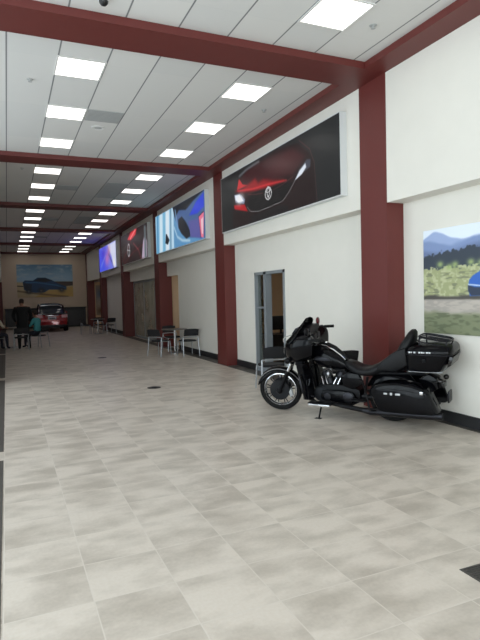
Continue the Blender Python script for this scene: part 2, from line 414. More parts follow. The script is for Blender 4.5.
def vent(x0, x1, y0, y1, lab):
    t = thing('ceiling_vent', lab, 'ceiling vent', ((x0+x1)/2, (y0+y1)/2, ZC), 0, 'grey ceiling air grilles')
    hx, hy = (x1-x0)/2-.02, (y1-y0)/2-.02
    MB().box(-hx, hx, -hy, hy, -.008, -.001).build('backing', M_vent, t, smooth=False)
    f = MB(); n = int(hy*2/.06)
    for i in range(n): y = -hy+hy*2*(i+.5)/n; f.box(-hx, hx, y-.008, y+.008, -.014, -.008)
    f.build('louvre', M_ventd, t, smooth=False)
vent(1.346, 1.956, 9.05, 9.65, 'grey square air grille beside left light row, between nearest two cross beams')
vent(1.346, 1.956, 15.2, 15.8, 'small grey air grille beside left light row, between second and third cross beams')
vent(2.566, 3.176, 14.5, 16.7, 'large grey air grille beside right light row, between second and third cross beams')
vent(1.346, 1.956, 21.3, 21.9, 'grey air grille beside left light row, between third and fourth cross beams')
vent(2.566, 3.176, 20.6, 22.6, 'large grey air grille beside right light row, between third and fourth cross beams')
vent(1.346, 1.956, 27.3, 27.9, 'grey air grille beside left light row, between fourth and fifth cross beams')
sp = thing('ceiling_speaker', 'round white ceiling speaker beside the grey air grille, nearest bay', 'ceiling speaker', (1.65, 9.98, ZC))
MB().lathe([(.115, -.001), (.12, -.012), (.105, -.016), (.1, -.01)]).build('rim', M_wplastic, sp)
MB().lathe([(.1, -.006), (.1, -.009), (.0001, -.012)]).build('grille', M_vent, sp)
cm = thing('dome_camera', 'small dark dome security camera at top of ceiling, before nearest cross beam', 'security camera', (1.05, 5.72, ZC))
MB().lathe([(.06, -.001), (.06, -.03), (.05, -.035)]).build('housing', M_wplastic, cm)
MB().lathe([(.048, -.033), (.044, -.055), (.028, -.075), (.0001, -.082)]).build('dome', M_bplastic, cm)
for x, y, lab in [(4.06, 5.18, 'white ceiling sprinkler head in front of nearest cross beam by right wall'),
                  (.43, 8.14, 'white ceiling sprinkler head left of left light row behind nearest cross beam'),
                  (.46, 13.54, 'white ceiling sprinkler head left of left light row behind second cross beam'),
                  (4.1, 8.15, 'white ceiling sprinkler head behind nearest cross beam, right of right light row')]:
    t = thing('sprinkler_head', lab, 'sprinkler', (x, y, ZC), 0, 'ceiling sprinkler heads')
    MB().lathe([(.045, -.001), (.04, -.008), (.014, -.012), (.012, -.03), (.028, -.034), (.028, -.037)]).build('sprinkler_body', M_vent, t)

# ------------------------------------------------------------------ painted pictures
def lerp(a, b, t): return a+(b-a)*t
def sstep(a, b, x): t = np.clip((x-a)/(b-a+1e-9), 0, 1); return t*t*(3-2*t)
class Canvas:
    def __init__(s, nx, ny, aspect):
        s.nx, s.ny = nx, ny; u = (np.arange(nx)+.5)/nx; v = (np.arange(ny)+.5)/ny
        s.U, s.V = np.meshgrid(u, v); s.a = aspect; s.c = np.zeros((ny, nx, 3)); s.rng = np.random.RandomState(3)
    def fill(s, col): s.c[:] = np.array(col)/255; return s
    def blend(s, mask, col, k=1):
        m = np.clip(mask, 0, 1)[..., None]*k; s.c = s.c*(1-m)+np.array(col)/255*m
    def poly(s, pts, col, soft=.004, k=1):
        X, Y = s.U*s.a, s.V; P = [(p[0]*s.a, p[1]) for p in pts]; ins = np.zeros(X.shape, bool); d = np.full(X.shape, 9.)
        for i in range(len(P)):
            (x1, y1), (x2, y2) = P[i], P[(i+1) % len(P)]
            with np.errstate(divide='ignore', invalid='ignore'):
                c = ((y1 > Y) != (y2 > Y)) & (X < (x2-x1)*(Y-y1)/((y2-y1) if y2 != y1 else 1e-9)+x1)
            ins ^= c; t = np.clip(((X-x1)*(x2-x1)+(Y-y1)*(y2-y1))/((x2-x1)**2+(y2-y1)**2+1e-12), 0, 1)
            d = np.minimum(d, np.hypot(X-x1-t*(x2-x1), Y-y1-t*(y2-y1)))
        sd = np.where(ins, -d, d); s.blend(sstep(soft, -soft, sd) if False else 1-sstep(-soft, soft, sd), col, k)
    def line(s, pts, wd, col, soft=.006, k=1):
        X, Y = s.U*s.a, s.V; P = [(p[0]*s.a, p[1]) for p in pts]; d = np.full(X.shape, 9.)
        for i in range(len(P)-1):
            (x1, y1), (x2, y2) = P[i], P[i+1]
            t = np.clip(((X-x1)*(x2-x1)+(Y-y1)*(y2-y1))/((x2-x1)**2+(y2-y1)**2+1e-12), 0, 1)
            d = np.minimum(d, np.hypot(X-x1-t*(x2-x1), Y-y1-t*(y2-y1)))
        s.blend(1-sstep(wd-soft, wd+soft, d), col, k)
    def blob(s, cu, cv, ru, rv, col, k=1, p=1.):
        d = ((s.U-cu)*s.a/ru)**2+((s.V-cv)/rv)**2; s.blend(np.exp(-d*p), col, k)
    def ring(s, cu, cv, ru, rv, wd, col, k=1):
        d = np.hypot((s.U-cu)*s.a/ru, (s.V-cv)/rv); s.blend(1-sstep(wd*.5, wd, np.abs(d-1)), col, k)
    def noise(s, sx, sy):
        def g(n, m):
            a = s.rng.rand(m+2, n+2); x = s.U*n; y = s.V*m; i = x.astype(int); j = y.astype(int); fx = x-i; fy = y-j
            fx = fx*fx*(3-2*fx); fy = fy*fy*(3-2*fy)
            return (a[j, i]*(1-fx)+a[j, i+1]*fx)*(1-fy)+(a[j+1, i]*(1-fx)+a[j+1, i+1]*fx)*fy
        return .6*g(sx, sy)+.4*g(sx*2+1, sy*2+1)
def picture(name, cv, origin, du, dv, m, parent):
    """grid mesh, u runs along du, v along dv, one colour per face corner"""
    nx, ny = cv.nx, cv.ny; o = Vector(origin); du = Vector(du); dv = Vector(dv)
    vs = [tuple(o+du*(i/nx)+dv*(j/ny)) for j in range(ny+1) for i in range(nx+1)]
    fs = [(j*(nx+1)+i, j*(nx+1)+i+1, (j+1)*(nx+1)+i+1, (j+1)*(nx+1)+i) for j in range(ny) for i in range(nx)]
    me = bpy.data.meshes.new(name); me.from_pydata(vs, [], fs); me.materials.append(m)
    lin = np.clip(cv.c, 0, 1); lin = np.where(lin <= .04045, lin/12.92, ((lin+.055)/1.055)**2.4)
    col = np.ones((ny*nx, 4, 4)); col[:, :, :3] = lin.reshape(-1, 1, 3)
    at = me.color_attributes.new('paint', 'FLOAT_COLOR', 'CORNER'); at.data.foreach_set('color', col.ravel())
    ob = bpy.data.objects.new(name, me); C.objects.link(ob); ob.parent = parent; return ob
def light_box(y0, y1, z0, z1, cv, label):
    t = thing('light_box_poster', label, 'poster', (XF, (y0+y1)/2, (z0+z1)/2), 0, 'wide light box posters high on right wall')
    h, k_ = (y1-y0)/2, (z1-z0)/2
    MB().box(-.11, .0055, -h, h, -k_, k_).build('housing', M_panelframe, t, smooth=False)
    picture('poster_picture', cv, (-.112, h-.015, -k_+.015), (0, -2*h+.03, 0), (0, 0, 2*k_-.03), M_screen, t)
    return t
# 1: dark red car nose
c1 = Canvas(330, 84, 3.9).fill((33, 35, 37))
c1.blend(1-sstep(.0, .6, c1.U), (26, 27, 29), .6)
c1.poly([(.13, 0), (.14, .3), (.16, .6), (.2, .8), (.28, .92), (.42, .97), (.6, .97), (.74, .9), (.81, .72), (.845, .54), (.855, 0)], (34, 20, 22), .02)
c1.poly([(.2, .78), (.3, .9), (.5, .93), (.7, .87), (.79, .68), (.7, .5), (.5, .58), (.3, .62)], (58, 22, 26), .05)
c1.blob(.62, .72, .55, .16, (84, 34, 38), .6)
c1.line([(.22, .88), (.3, .93), (.42, .95)], .02, (120, 124, 130), .03, .8)
c1.line([(.75, .93), (.82, .74), (.848, .54), (.862, .02)], .006, (104, 62, 58), .008, .7)
c1.poly([(.17, .66), (.24, .64), (.33, .68), (.38, .71), (.41, .62), (.46, .63), (.54, .55), (.63, .48), (.5, .46), (.38, .50), (.28, .56), (.22, .6)], (150, 26, 32), .05)
c1.poly([(.19, .66), (.215, .84), (.25, .72), (.30, .66)], (200, 40, 46), .015)
c1.line([(.2, .64), (.35, .56), (.5, .52), (.65, .46)], .012, (255, 70, 74), .02, .6)
c1.poly([(.30, .28), (.34, .5), (.5, .46), (.66, .42), (.70, .38), (.62, .18), (.40, .15)], (17, 16, 18), .02)
c1.poly([(.15, .42), (.27, .36), (.30, .22), (.16, .34)], (178, 24, 32), .02)
c1.line([(.295, .3), (.33, .2), (.41, .155), (.52, .165), (.62, .18), (.67, .28), (.715, .4)], .006, (160, 162, 164), .006, .75)
c1.line([(.31, .5), (.38, .45), (.45, .42)], .008, (130, 60, 60), .008, .6); c1.line([(.54, .4), (.62, .42), (.70, .47)], .008, (120, 70, 70), .01, .5)
for j in range(6): c1.line([(.34+.01*j, .40-.04*j), (.62-.012*j, .36-.035*j)], .003, (52, 46, 48), .005, .7)
c1.poly([(.31, .02), (.33, .12), (.6, .14), (.66, .08), (.66, .0), (.31, 0)], (28, 24, 27), .02)
c1.poly([(.155, .6), (.22, .575), (.275, .44), (.265, .37), (.17, .46)], (110, 120, 150), .012)
c1.poly([(.165, .585), (.215, .565), (.262, .42), (.2, .44), (.17, .5)], (238, 244, 255), .012); c1.blob(.22, .48, .16, .09, (255, 255, 255), .9)
c1.poly([(.71, .40), (.745, .53), (.80, .62), (.825, .6), (.822, .5), (.78, .47)], (70, 74, 86), .01)
c1.poly([(.715, .405), (.748, .51), (.79, .58), (.795, .52), (.765, .45)], (232, 240, 250), .012)
c1.ring(.50, .38, .105, .092, .14, (205, 206, 208)); c1.ring(.50, .40, .04, .074, .3, (205, 206, 208)); c1.ring(.50, .43, .075, .034, .3, (205, 206, 208))
light_box(6.95, 11.9, 3.22, 4.5, c1, 'long dark poster of a red car nose with lit headlights, nearest of four')
# 2: blue close-up
c2 = Canvas(200, 56, 3.9).fill((92, 150, 196))
c2.poly([(0, 0), (0, 1), (.42, 1), (.43, 0)], (150, 200, 228), .03)
for j, (a, b_, col) in enumerate([(.02, .06, (60, 140, 190)), (.09, .16, (215, 238, 250)), (.18, .22, (110, 178, 214)), (.24, .32, (232, 244, 252)), (.345, .37, (90, 130, 160)), (.37, .42, (196, 226, 244))]):
    c2.poly([(a, 0), (a+.02, 1), (b_+.02, 1), (b_, 0)], col, .04, .9)
c2.poly([(.23, .2), (.25, .42), (.27, .42), (.33, .24), (.29, .14)], (18, 26, 36), .02)
c2.poly([(.42, 1), (.46, .7), (.53, .45), (.6, .25), (.75, .12), (.97, .03), (1, 0), (1, 1)], (70, 100, 150), .02)
c2.poly([(.42, 1), (.46, .72), (.55, .86), (.68, .78), (.82, .9), (1, 1)], (20, 24, 34), .03)
c2.poly([(.53, .64), (.6, .68), (.68, .5), (.74, .3), (.75, .16), (.68, .12), (.58, .3), (.53, .45)], (26, 30, 40), .03)
c2.line([(.44, .5), (.5, .25), (.6, .12), (.74, .06)], .03, (170, 205, 228), .03)
c2.line([(.47, .9), (.5, .6), (.52, .4)], .03, (120, 160, 200), .03)
c2.poly([(.74, .62), (.86, .84), (.99, .95), (.99, .66), (.88, .58)], (40, 66, 214), .03)
c2.poly([(.72, .5), (.92, .46), (.94, .02), (.76, .14)], (92, 92, 160), .03)
c2.poly([(.9, .5), (.985, .56), (.97, .02), (.93, .06)], (236, 120, 150), .015); c2.poly([(.935, .42), (.975, .46), (.965, .1), (.945, .12)], (245, 205, 215), .015)
c2.line([(.9, .5), (.985, .57)], .01, (20, 16, 40)); c2.line([(.9, .5), (.93, .05)], .01, (20, 16, 40))
light_box(13.05, 18.0, 3.22, 4.5, c2, 'glowing light blue and violet poster, second from the camera of four')
# 3: dark with red streaks
c3 = Canvas(160, 44, 3.9).fill((34, 22, 26))
c3.poly([(.28, .78), (.42, .98), (.66, 1), (.6, .82), (.42, .72)], (220, 34, 50), .03); c3.line([(.4, .78), (.6, .98)], .03, (250, 150, 150), .03)
c3.line([(.05, .1), (.3, .5), (.42, .7)], .012, (150, 40, 48), .02); c3.line([(0, .4), (.2, .6), (.35, .75)], .012, (120, 110, 114), .03, .7)
c3.ring(.32, .42, .17, .2, .2, (190, 190, 196), .9); c3.line([(.26, .45), (.38, .38)], .015, (190, 190, 196))
c3.line([(.12, .02), (.5, .3), (.86, .42)], .02, (90, 24, 32), .02); c3.line([(.5, .6), (.7, .3), (.78, 0)], .015, (200, 90, 96), .02, .8)
c3.poly([(.8, 0), (.86, .5), (.9, .62), (.98, .5), (.98, 0)], (206, 190, 214), .04, .85); c3.poly([(.9, 0), (.91, .95), (.95, .95), (.96, 0)], (90, 104, 110), .02)
light_box(19.2, 24.0, 3.22, 4.5, c3, 'dark poster with bright red streaks, third from the camera of four')
# 4: blue violet
c4 = Canvas(160, 44, 3.9).fill((110, 120, 232))
c4.poly([(0, 0), (0, 1), (.4, 1), (.62, .6), (.55, 0)], (70, 84, 232), .08); c4.blob(.3, .75, .5, .3, (60, 40, 200), .8)
c4.poly([(.55, 1), (1, 1), (1, 0), (.9, 0), (.75, .5)], (214, 220, 246), .08); c4.blob(.5, .45, .5, .3, (214, 130, 190), .8); c4.blob(.62, .7, .3, .25, (210, 120, 150), .6)
c4.line([(.6, .6), (.8, .2), (.85, 0)], .03, (60, 50, 110), .05, .8); c4.blob(.88, .2, .25, .15, (250, 250, 240), .8); c4.line([(.1, .2), (.4, .6)], .04, (150, 180, 250), .06, .7)
light_box(25.3, 30.15, 3.22, 4.5, c4, 'glowing violet blue poster, farthest from the camera of four')
# mural on the right wall behind the motorcycle
mu = Canvas(300, 170, 2.8/1.36); Wm = 2.8
mu.fill((214, 226, 242)); u_ = mu.U*Wm
def band(top, col, soft=.015, k=1): mu.blend(1-sstep(top-soft, top+soft, mu.V), col, k)
n1 = mu.noise(14, 8); n2 = mu.noise(60, 30); n3 = mu.noise(26, 40)
band(.90+.05*np.sin(u_*9-.4)*.6+.05*np.sin(u_*4+.6)+.03*(n1-.5), (138, 160, 206), .012)
band(.87+.03*np.sin(u_*7+1)+.05*(n1-.5), (108, 132, 182), .02)
band(.80+.03*np.sin(u_*5+3), (84, 104, 150), .03)
band(.755+.05*np.clip(u_, 0, 1)+.035*(n2-.5)*2, (34, 46, 62), .01)
band(.625+.03*(n2-.5)*2, (150, 156, 104), .012)
mu.blend((mu.V < .64)*(mu.V > .3)*sstep(.45, .7, n2), (182, 186, 138), .8); mu.blend((mu.V < .58)*(mu.V > .33)*sstep(.55, .75, n3), (104, 110, 78), .8)
for a, b_ in [(.3, .66), (.55, .65), (.45, .63), (.8, .66), (.95, .65), (1.5, .66), (1.9, .65)]: mu.blob(a/Wm, b_, .04, .03, (150, 172, 96), .9)
band(.365+.016*(n1-.5)*2, (64, 60, 54), .014); band(.325, (176, 166, 154), .012)
mu.blend((mu.V < .33)*sstep(.4, .7, n3), (146, 138, 130), .6); band(.20+.02*(n1-.5)*2, (112, 120, 84), .03); mu.blend((mu.V < .2)*sstep(.45, .7, n3), (78, 88, 58), .7)
q = lambda x, y: (x/Wm, y)
mu.poly([q(.755, .42), q(.77, .5), q(.83, .54), q(.92, .57), q(1.0, .64), q(1.35, .66), q(1.6, .57), q(1.9, .53), q(1.94, .38), q(.78, .355)], (24, 84, 190), .008)
mu.poly([q(1.0, .56), q(1.05, .62), q(1.34, .63), q(1.5, .56)], (28, 36, 50), .008)
mu.poly([q(.75, .455), q(.755, .4), q(.8, .36), q(1.0, .36), q(1.0, .43), q(.85, .435)], (26, 40, 66), .008); mu.line([q(.76, .46), q(.95, .445)], .006, (180, 200, 226))
for x in (1.12, 1.7): mu.blob(x/Wm, .37, .07, .07, (18, 20, 24), 1, 1.2)
mu.c = np.clip(mu.c*.86+.14*mu.c.mean(axis=2, keepdims=True)+.07, 0, 1)
mt_ = thing('mountain_mural', 'large canvas print of blue car on grassy mountain meadow behind motorcycle', 'mural', (XW, 5.6-1.4, 1.83))
MB().box(-.03, 0, -1.4, 1.4, -.68, .68).build('canvas_edge', M_wplastic, mt_, smooth=False)
picture('mural_picture', mu, (-.031, 1.4, -.68), (0, -2.8, 0), (0, 0, 1.36), M_print, mt_)
# mural on the end wall
fm = Canvas(200, 124, 3.4/2.1); fm.fill((150, 184, 206)); nn = fm.noise(10, 14)
fm.blend(1-sstep(.98, .45, fm.V) if False else sstep(.55, 1, fm.V), (92, 130, 160), .9); fm.blend(sstep(.5, .8, nn)*(fm.V > .55), (186, 200, 206), .5)
fm.blend(1-sstep(.44, .5, fm.V), (196, 178, 140)); fm.poly([(.62, .42), (.62, .48), (1, .47), (1, .35), (.8, .32)], (78, 66, 58), .012)
fm.poly([(.3, .0), (.5, .2), (1, .32), (1, 0)], (196, 160, 84), .03, .8); fm.line([(0, .2), (.3, .12), (.6, .06), (.9, .0)], .02, (84, 66, 40), .03, .8)
fm.line([(0, .35), (.1, .34)], .015, (50, 44, 36))
fm.poly([(.10, .46), (.12, .24), (.18, .18), (.32, .14), (.48, .15), (.56, .23), (.88, .22), (.88, .32), (.72, .42), (.62, .52), (.50, .6), (.36, .6), (.28, .51), (.14, .52)], (26, 66, 104), .01)
fm.poly([(.3, .5), (.38, .58), (.5, .58), (.62, .5), (.5, .46)], (20, 28, 38), .01); fm.line([(.16, .45), (.34, .45), (.7, .36), (.86, .27)], .014, (70, 130, 176), .02, .8)
fm.poly([(.11, .44), (.13, .26), (.24, .2), (.26, .4)], (20, 34, 52), .02)
for a, b_ in ((.42, .2), (.79, .22), (.2, .18)): fm.blob(a, b_, .1, .085, (22, 24, 28), 1, 1.3); fm.blob(a, b_, .04, .035, (120, 120, 118), .8)
fmt = thing('truck_mural', 'wide print of a blue pickup on sand hung on the end wall', 'mural', (2.35, YEND, 3.03))
MB().box(-1.7, 1.7, -.04, 0, -1.05, 1.05).build('canvas_edge', M_wplastic, fmt, smooth=False)
picture('mural_picture', fm, (-1.7, -.041, -1.05), (3.4, 0, 0), (0, 0, 2.1), M_print, fmt)

# ------------------------------------------------------------------ floor items
t = thing('floor_grate', 'dark slotted metal floor grate in the tiles at bottom right', 'floor grate', (2.70, 2.25, 0), -.02)
MB().box(-.24, .24, -.135, .135, 0, .004).build('grate_frame', M_dark, t, smooth=False)
g = MB()
for i in range(13): g.box(-.22, .22, -.125+i*.02, -.117+i*.02, .004, .007)
g.build('grate_bar', M_carpetpic, t, smooth=False)
for x, y, lab in [(2.52, 9.95, 'dark round floor outlet cover in the tiles left of the motorcycle'), (2.52, 16.0, 'dark floor outlet cover farther down the hall, left of the table')]:
    t = thing('floor_outlet', lab, 'floor outlet', (x, y, 0), 0, 'floor outlet covers')
    MB().lathe([(.13, 0), (.13, .005), (.11, .008), (.0001, .008)]).build('cover_plate', M_dsteel, t)
    MB().box(-.05, .05, -.03, .03, .008, .011).build('flap', M_bplastic, t, smooth=False)

# ------------------------------------------------------------------ chairs and tables
def make_chair(label, arm=False):
    t = thing('cafe_chair', label, 'chair')
    s = MB()
    s.loft([[(x*k_, y*k_ + .02, z) for x, y in ss(.225, .215, 20, 4)] for k_, z in ((.93, .425), (1, .435), (1, .455), (.94, .47))])
    s.build('seat', M_fabric, t)
    # curved backrest, chair faces +y, back at -y
    b_ = MB(); rings = []
    for z, th, in ((.595, .012), (.61, .02), (.70, .022), (.79, .018), (.805, .006)):
        row = []
        for sgn in (1, -1):
            xs = [(-.225+.45*i/10) for i in range(11)]
            if sgn < 0: xs = xs[::-1]
            for x in xs: row.append((x, -.235-(.0 if z < .56 else .06*(z-.555)/.25)+.9*(x*x)*.35-.018+sgn*th*.6, z-.02*(abs(x)/.225)**3*(1 if z > .7 else 0)))
        rings.append(row)
    b_.loft(rings); b_.build('backrest', M_fabric, t)
    f = MB()
    f.tube([(-.235, -.21, .56), (-.12, -.235, .565), (0, -.245, .567), (.12, -.235, .565), (.235, -.21, .56)], .015, 8)
    for sx in (-1, 1): f.tube([(sx*.235, -.21, .56), (sx*.232, -.17, .45), (sx*.225, .0, .425), (sx*.22, .2, .425)], .011, 8)
    f.tube([(-.22, .2, .42), (.22, .2, .42)], .010, 8)
    f.build('frame', M_cleg, t)
    for sx in (-1, 1):
        MB().tube([(sx*.236, -.21, .565), (sx*.245, -.235, .3), (sx*.255, -.27, 0)], [.0145, .0145, .013], 8).build('leg', M_cleg, t)
        MB().tube([(sx*.222, .2, .425), (sx*.232, .215, .2), (sx*.24, .23, 0)], [.0145, .0145, .013], 8).build('leg', M_cleg, t)
    return t
def make_table(label, loc, R=.4):
    t = thing('cafe_table', label, 'table', loc)
    MB().lathe([(R-.01, .72), (R, .728), (R, .742), (R-.01, .75), (.0001, .75)], n=36).build('tabletop', M_ttop, t)
    MB().lathe([(.035, .03), (.032, .70), (.09, .715), (.09, .722)], n=20).build('pedestal', M_chr, t)
    MB().lathe([(.24, 0), (.24, .012), (.06, .035), (.03, .05)], n=32).build('base', M_steel, t)
    return t
CH = make_chair('black chair with chrome legs standing before the doorway, behind the motorcycle front wheel')
CH['group'] = 'black chairs with chrome legs'
CH.location = (4.36, 8.6, 0); CH.rotation_euler = (0, 0, -.18)
dup(CH, (4.91, 7.32, 0), -.05, 'black chair seen above the fuel tank, behind the motorcycle against the wall')
make_table('round table near the second red column with three black chairs', (4.76, 16.0, 0))
dup(CH, (4.13, 15.45, 0), -.95, 'black chair left of the round table, back turned to the left')
dup(CH, (4.84, 14.95, 0), .1, 'black chair right of the round table near the white wall')
dup(CH, (4.9, 16.75, 0), PI+.1, 'black chair on the far side of the round table by the red column')
make_table('distant small table by the fifth red column among black chairs', (4.2, 27.6, 0), .35)
dup(CH, (3.62, 27.7, 0), -PI/2, 'far black chair left of the distant small table')
dup(CH, (4.65, 27.0, 0), .3, 'far black chair right of the distant small table, against white wall')
dup(CH, (4.35, 28.2, 0), PI, 'far black chair behind the distant small table')

# offices: a desk, monitor and chair seen through the door
t = thing('office_desk', 'dark desk seen through the doorway behind the motorcycle', 'desk', (6.25, 11.95, 0))
MB().box(-.75, .75, -.35, .35, .70, .74, .005).build('desktop', M_desk, t); 
for sx in (-.7, .7): MB().box(sx-.03, sx+.03, -.33, .33, 0, .70).build('side_panel', M_desk, t, smooth=False)
MB().box(-.67, .67, -.3, -.28, .15, .70).build('front_panel', M_desk, t, smooth=False)
t = thing('computer_monitor', 'black monitor on the desk seen through the doorway', 'monitor', (6.33, 11.9, .74))
MB().box(-.27, .27, -.02, .01, .1, .45, .006).build('screen', M_bplastic, t); MB().box(-.1, .1, -.08, .08, 0, .012).build('foot', M_bplastic, t, smooth=False); MB().box(-.02, .02, -.0, .03, .01, .3).build('stem', M_bplastic, t, smooth=False)
t = thing('reception_counter', 'dark counter in the opening beside the third red column', 'counter', (6.3, 17.3, 0))
MB().box(-.6, .6, -.3, .3, 0, 1.0).build('counter_body', M_desk, t, smooth=False); MB().box(-.65, .65, -.35, .35, 1.0, 1.04, .005).build('counter_top', M_desk, t)
for y, z in ((9.0, 2.87), (11.6, 2.87), (15.5, 2.87), (17.4, 2.87), (20.5, 2.87), (23.0, 2.87), (32.5, 2.87), (35.0, 2.87)):  # glowing panels added out of view to brighten the side rooms
    o = MB().box(6.6, 7.2, y-.6, y+.6, z, 2.899).build('office_fill_panel', M_lamp, smooth=False); tag(o, 'added unseen glowing panel brightening a side room behind the right wall', 'ceiling light', 'added side room fill panels')
t = thing('side_room_picture', 'pale picture seen through the far opening by the end wall', 'picture', (5.95, 36.69, 1.7))
sc_ = Canvas(40, 60, .6).fill((150, 140, 126)); sc_.blob(.4, .7, .2, .2, (90, 110, 140)); sc_.blob(.6, .4, .2, .2, (200, 190, 180)); sc_.blob(.5, .15, .2, .1, (96, 70, 50))
MB().box(-.45, .45, -.03, 0, -1.0, 1.0).build('picture_edge', M_wplastic, t, smooth=False); picture('picture_face', sc_, (-.45, -.031, -1.0), (.9, 0, 0), (0, 0, 2.0), M_print, t)

# railing along the end wall
t = thing('counter_height_bar', 'long black counter height bar with slim posts along the end wall', 'bar counter', (2.35, 36.2, 0))
MB().box(-2.5, 2.45, -.17, .17, 1.24, 1.30, .01).build('bar_top', M_desk, t)
g = MB()
for i in range(34): x = -2.4+i*.145; g.box(x-.012, x+.012, -.01, .01, .12, 1.24)
g.box(-2.45, 2.4, -.02, .02, .1, .14); g.box(-2.45, 2.4, -.02, .02, 1.1, 1.24)
g.build('slat_screen', M_bplastic, t, smooth=False)
MB().box(-2.45, 2.4, .005, .011, .14, 1.1).build('dark_panel', M_desk, t, smooth=False)
for x in (-2.4, -1.2, 0, 1.2, 2.35): MB().box(x-.025, x+.025, -.06, .06, 0, 1.24).build('post', M_bplastic, t, smooth=False)

# ------------------------------------------------------------------ red car
def make_car():
    t = thing('red_car', 'red hatchback car parked by the end wall, rear towards the camera', 'car', (2.28, 31.2, 0), 0)
    # local: x right, y forward, z up; rear bumper at y=0
    L_ = 4.3; W2 = .86
    S = [  # y, half width, z bottom, z top(shoulder)
        (0.0, .70, .34, .66), (.06, .80, .28, .92), (.25, .84, .24, 1.02), (.8, W2, .22, 1.03), (1.6, W2, .20, 1.00), (2.6, W2, .20, .97), (3.3, .85, .22, .94), (3.9, .80, .24, .84), (4.2, .70, .28, .68), (4.3, .58, .32, .58)]
    rings = []
    for y, hw, z0, z1 in S:
        c = (z0+z1)/2; rings.append([(p[0], y, c+p[1]) for p in ss(hw, (z1-z0)/2, 28, 4.5)])
    MB().loft(rings).build('body', M_carred, t)
    # cabin (greenhouse) glass and roof
    G = [(.12, .66, .98, 1.05), (.35, .68, .98, 1.42), (.6, .66, .98, 1.54), (1.2, .64, .98, 1.585), (2.0, .63, .98, 1.575), (2.5, .64, .97, 1.44), (3.1, .68, .93, .99)]
    rings = []
    for y, hw, z0, z1 in G:
        rings.append([(-hw*1.1, y, z0), (-hw*.92, y, z0+(z1-z0)*.75), (-hw*.80, y, z1-.02), (-hw*.4, y, z1), (hw*.4, y, z1), (hw*.80, y, z1-.02), (hw*.92, y, z0+(z1-z0)*.75), (hw*1.1, y, z0)])
    MB().loft(rings).build('windows', M_carglass, t)
    r = MB(); rr = []
    for y, hw, z0, z1 in [(.42, .66, .98, 1.49)] + G[2:5] + [(2.15, .63, .98, 1.55)]:
        rr.append([(-hw*.86, y, z1-.06), (-hw*.78, y, z1-.005), (-hw*.4, y, z1+.02), (hw*.4, y, z1+.02), (hw*.78, y, z1-.005), (hw*.86, y, z1-.06)])
    r.loft(rr); r.box(-.52, .52, .28, .5, 1.49, 1.52, .01)
    for sx in (-1, 1): r.tube([(sx*.70, .16, 1.0), (sx*.62, .36, 1.40), (sx*.56, .5, 1.5)], .045, 6); r.tube([(sx*.68, 1.5, 1.0), (sx*.55, 1.5, 1.55)], .03, 6); r.tube([(sx*.7, 3.0, .97), (sx*.58, 2.2, 1.53)], .035, 6)
    r.build('roof', mat('car_roof_dark', rgb(52, 22, 26), .2, .2, 1), t)
    for sx in (-1, 1):
        MB().prism([(-.0, .80), (.28, .83), (.30, .90), (.1, .97), (.0, .95)], .0, .14, .02).build('x', M_tail)  # placeholder removed below
        bpy.data.objects.remove(bpy.data.objects['x'])
        MB().loft([[(sx*(.50+.33*k_), -.015+.10*k_**2*1.2, z) for z in (.78-.0*k_, .80, .93, .95+.02*k_)] + [(sx*(.50+.33*k_), .05+.10*k_**2*1.2, z) for z in (.95, .93, .80, .78)] for k_ in (0, .35, .7, 1)]).build('tail_light', M_tail, t)
        MB().ell((sx*.98, 2.5, 1.02), (.09, .06, .07), 12, 8).build('side_mirror', M_carred, t)
    p = MB().box(-.22, .22, -.035, -.015, .70, .84, .004).build('number_plate', M_plate, t)
    g = MB().box(-.16, .16, -.038, -.034, .74, .80); g.build('plate_characters', M_base, p, smooth=False)
    MB().box(-.70, .70, -.03, .12, .24, .40, .03).build('rear_bumper', M_bplastic, t)
    MB().box(-.35, .35, .02, .06, .88, .93, .01).build('tailgate_trim', M_chr, t)
    MB().tube([(-.3, .26, 1.12), (.15, .25, 1.16)], .012, 6).build('rear_wiper', M_bplastic, t)
    for sx in (-1, 1):
        for y in (.75, 3.45):
            wv = MB().lathe([(.19, -.1), (.31, -.11), (.33, -.08), (.33, .08), (.31, .11), (.19, .1)], (sx*.78, y, .33), 'x', 28).build('wheel', M_rub, t)
            MB().lathe([(.2, -.06), (.2, .06), (.05, .09*1), (.0001, .09)], (sx*.78, y, .33), 'x', 20).build('rim', M_silver, wv)
    return t
make_car()

# ------------------------------------------------------------------ people
def skin_body(name, verts, edges, root, mats, parent, sub=2, seg=None):
    me = bpy.data.meshes.new(name); me.from_pydata([v[0] for v in verts], edges, [])
    ob = bpy.data.objects.new(name, me); C.objects.link(ob)
    md = ob.modifiers.new('skin', 'SKIN'); md.use_smooth_shade = True
    for i, v in enumerate(verts):
        sv = me.skin_vertices[0].data[i]; rr = v[1]; sv.radius = (rr, rr) if not isinstance(rr, tuple) else rr; sv.use_root = (i == root)
    ob.modifiers.new('sub', 'SUBSURF').levels = sub; ob.modifiers['sub'].render_levels = sub
    dg = bpy.context.evaluated_depsgraph_get(); dg.update()
    m2 = bpy.data.meshes.new_from_object(ob.evaluated_get(dg)); bpy.data.objects.remove(ob)
    m2.name = name; m2.materials.clear()
    for m in mats: m2.materials.append(m)
    if seg:
        for p in m2.polygons: p.material_index = seg(p.center)
    for p in m2.polygons: p.use_smooth = True
    o = bpy.data.objects.new(name, m2); C.objects.link(o); o.parent = parent; return o
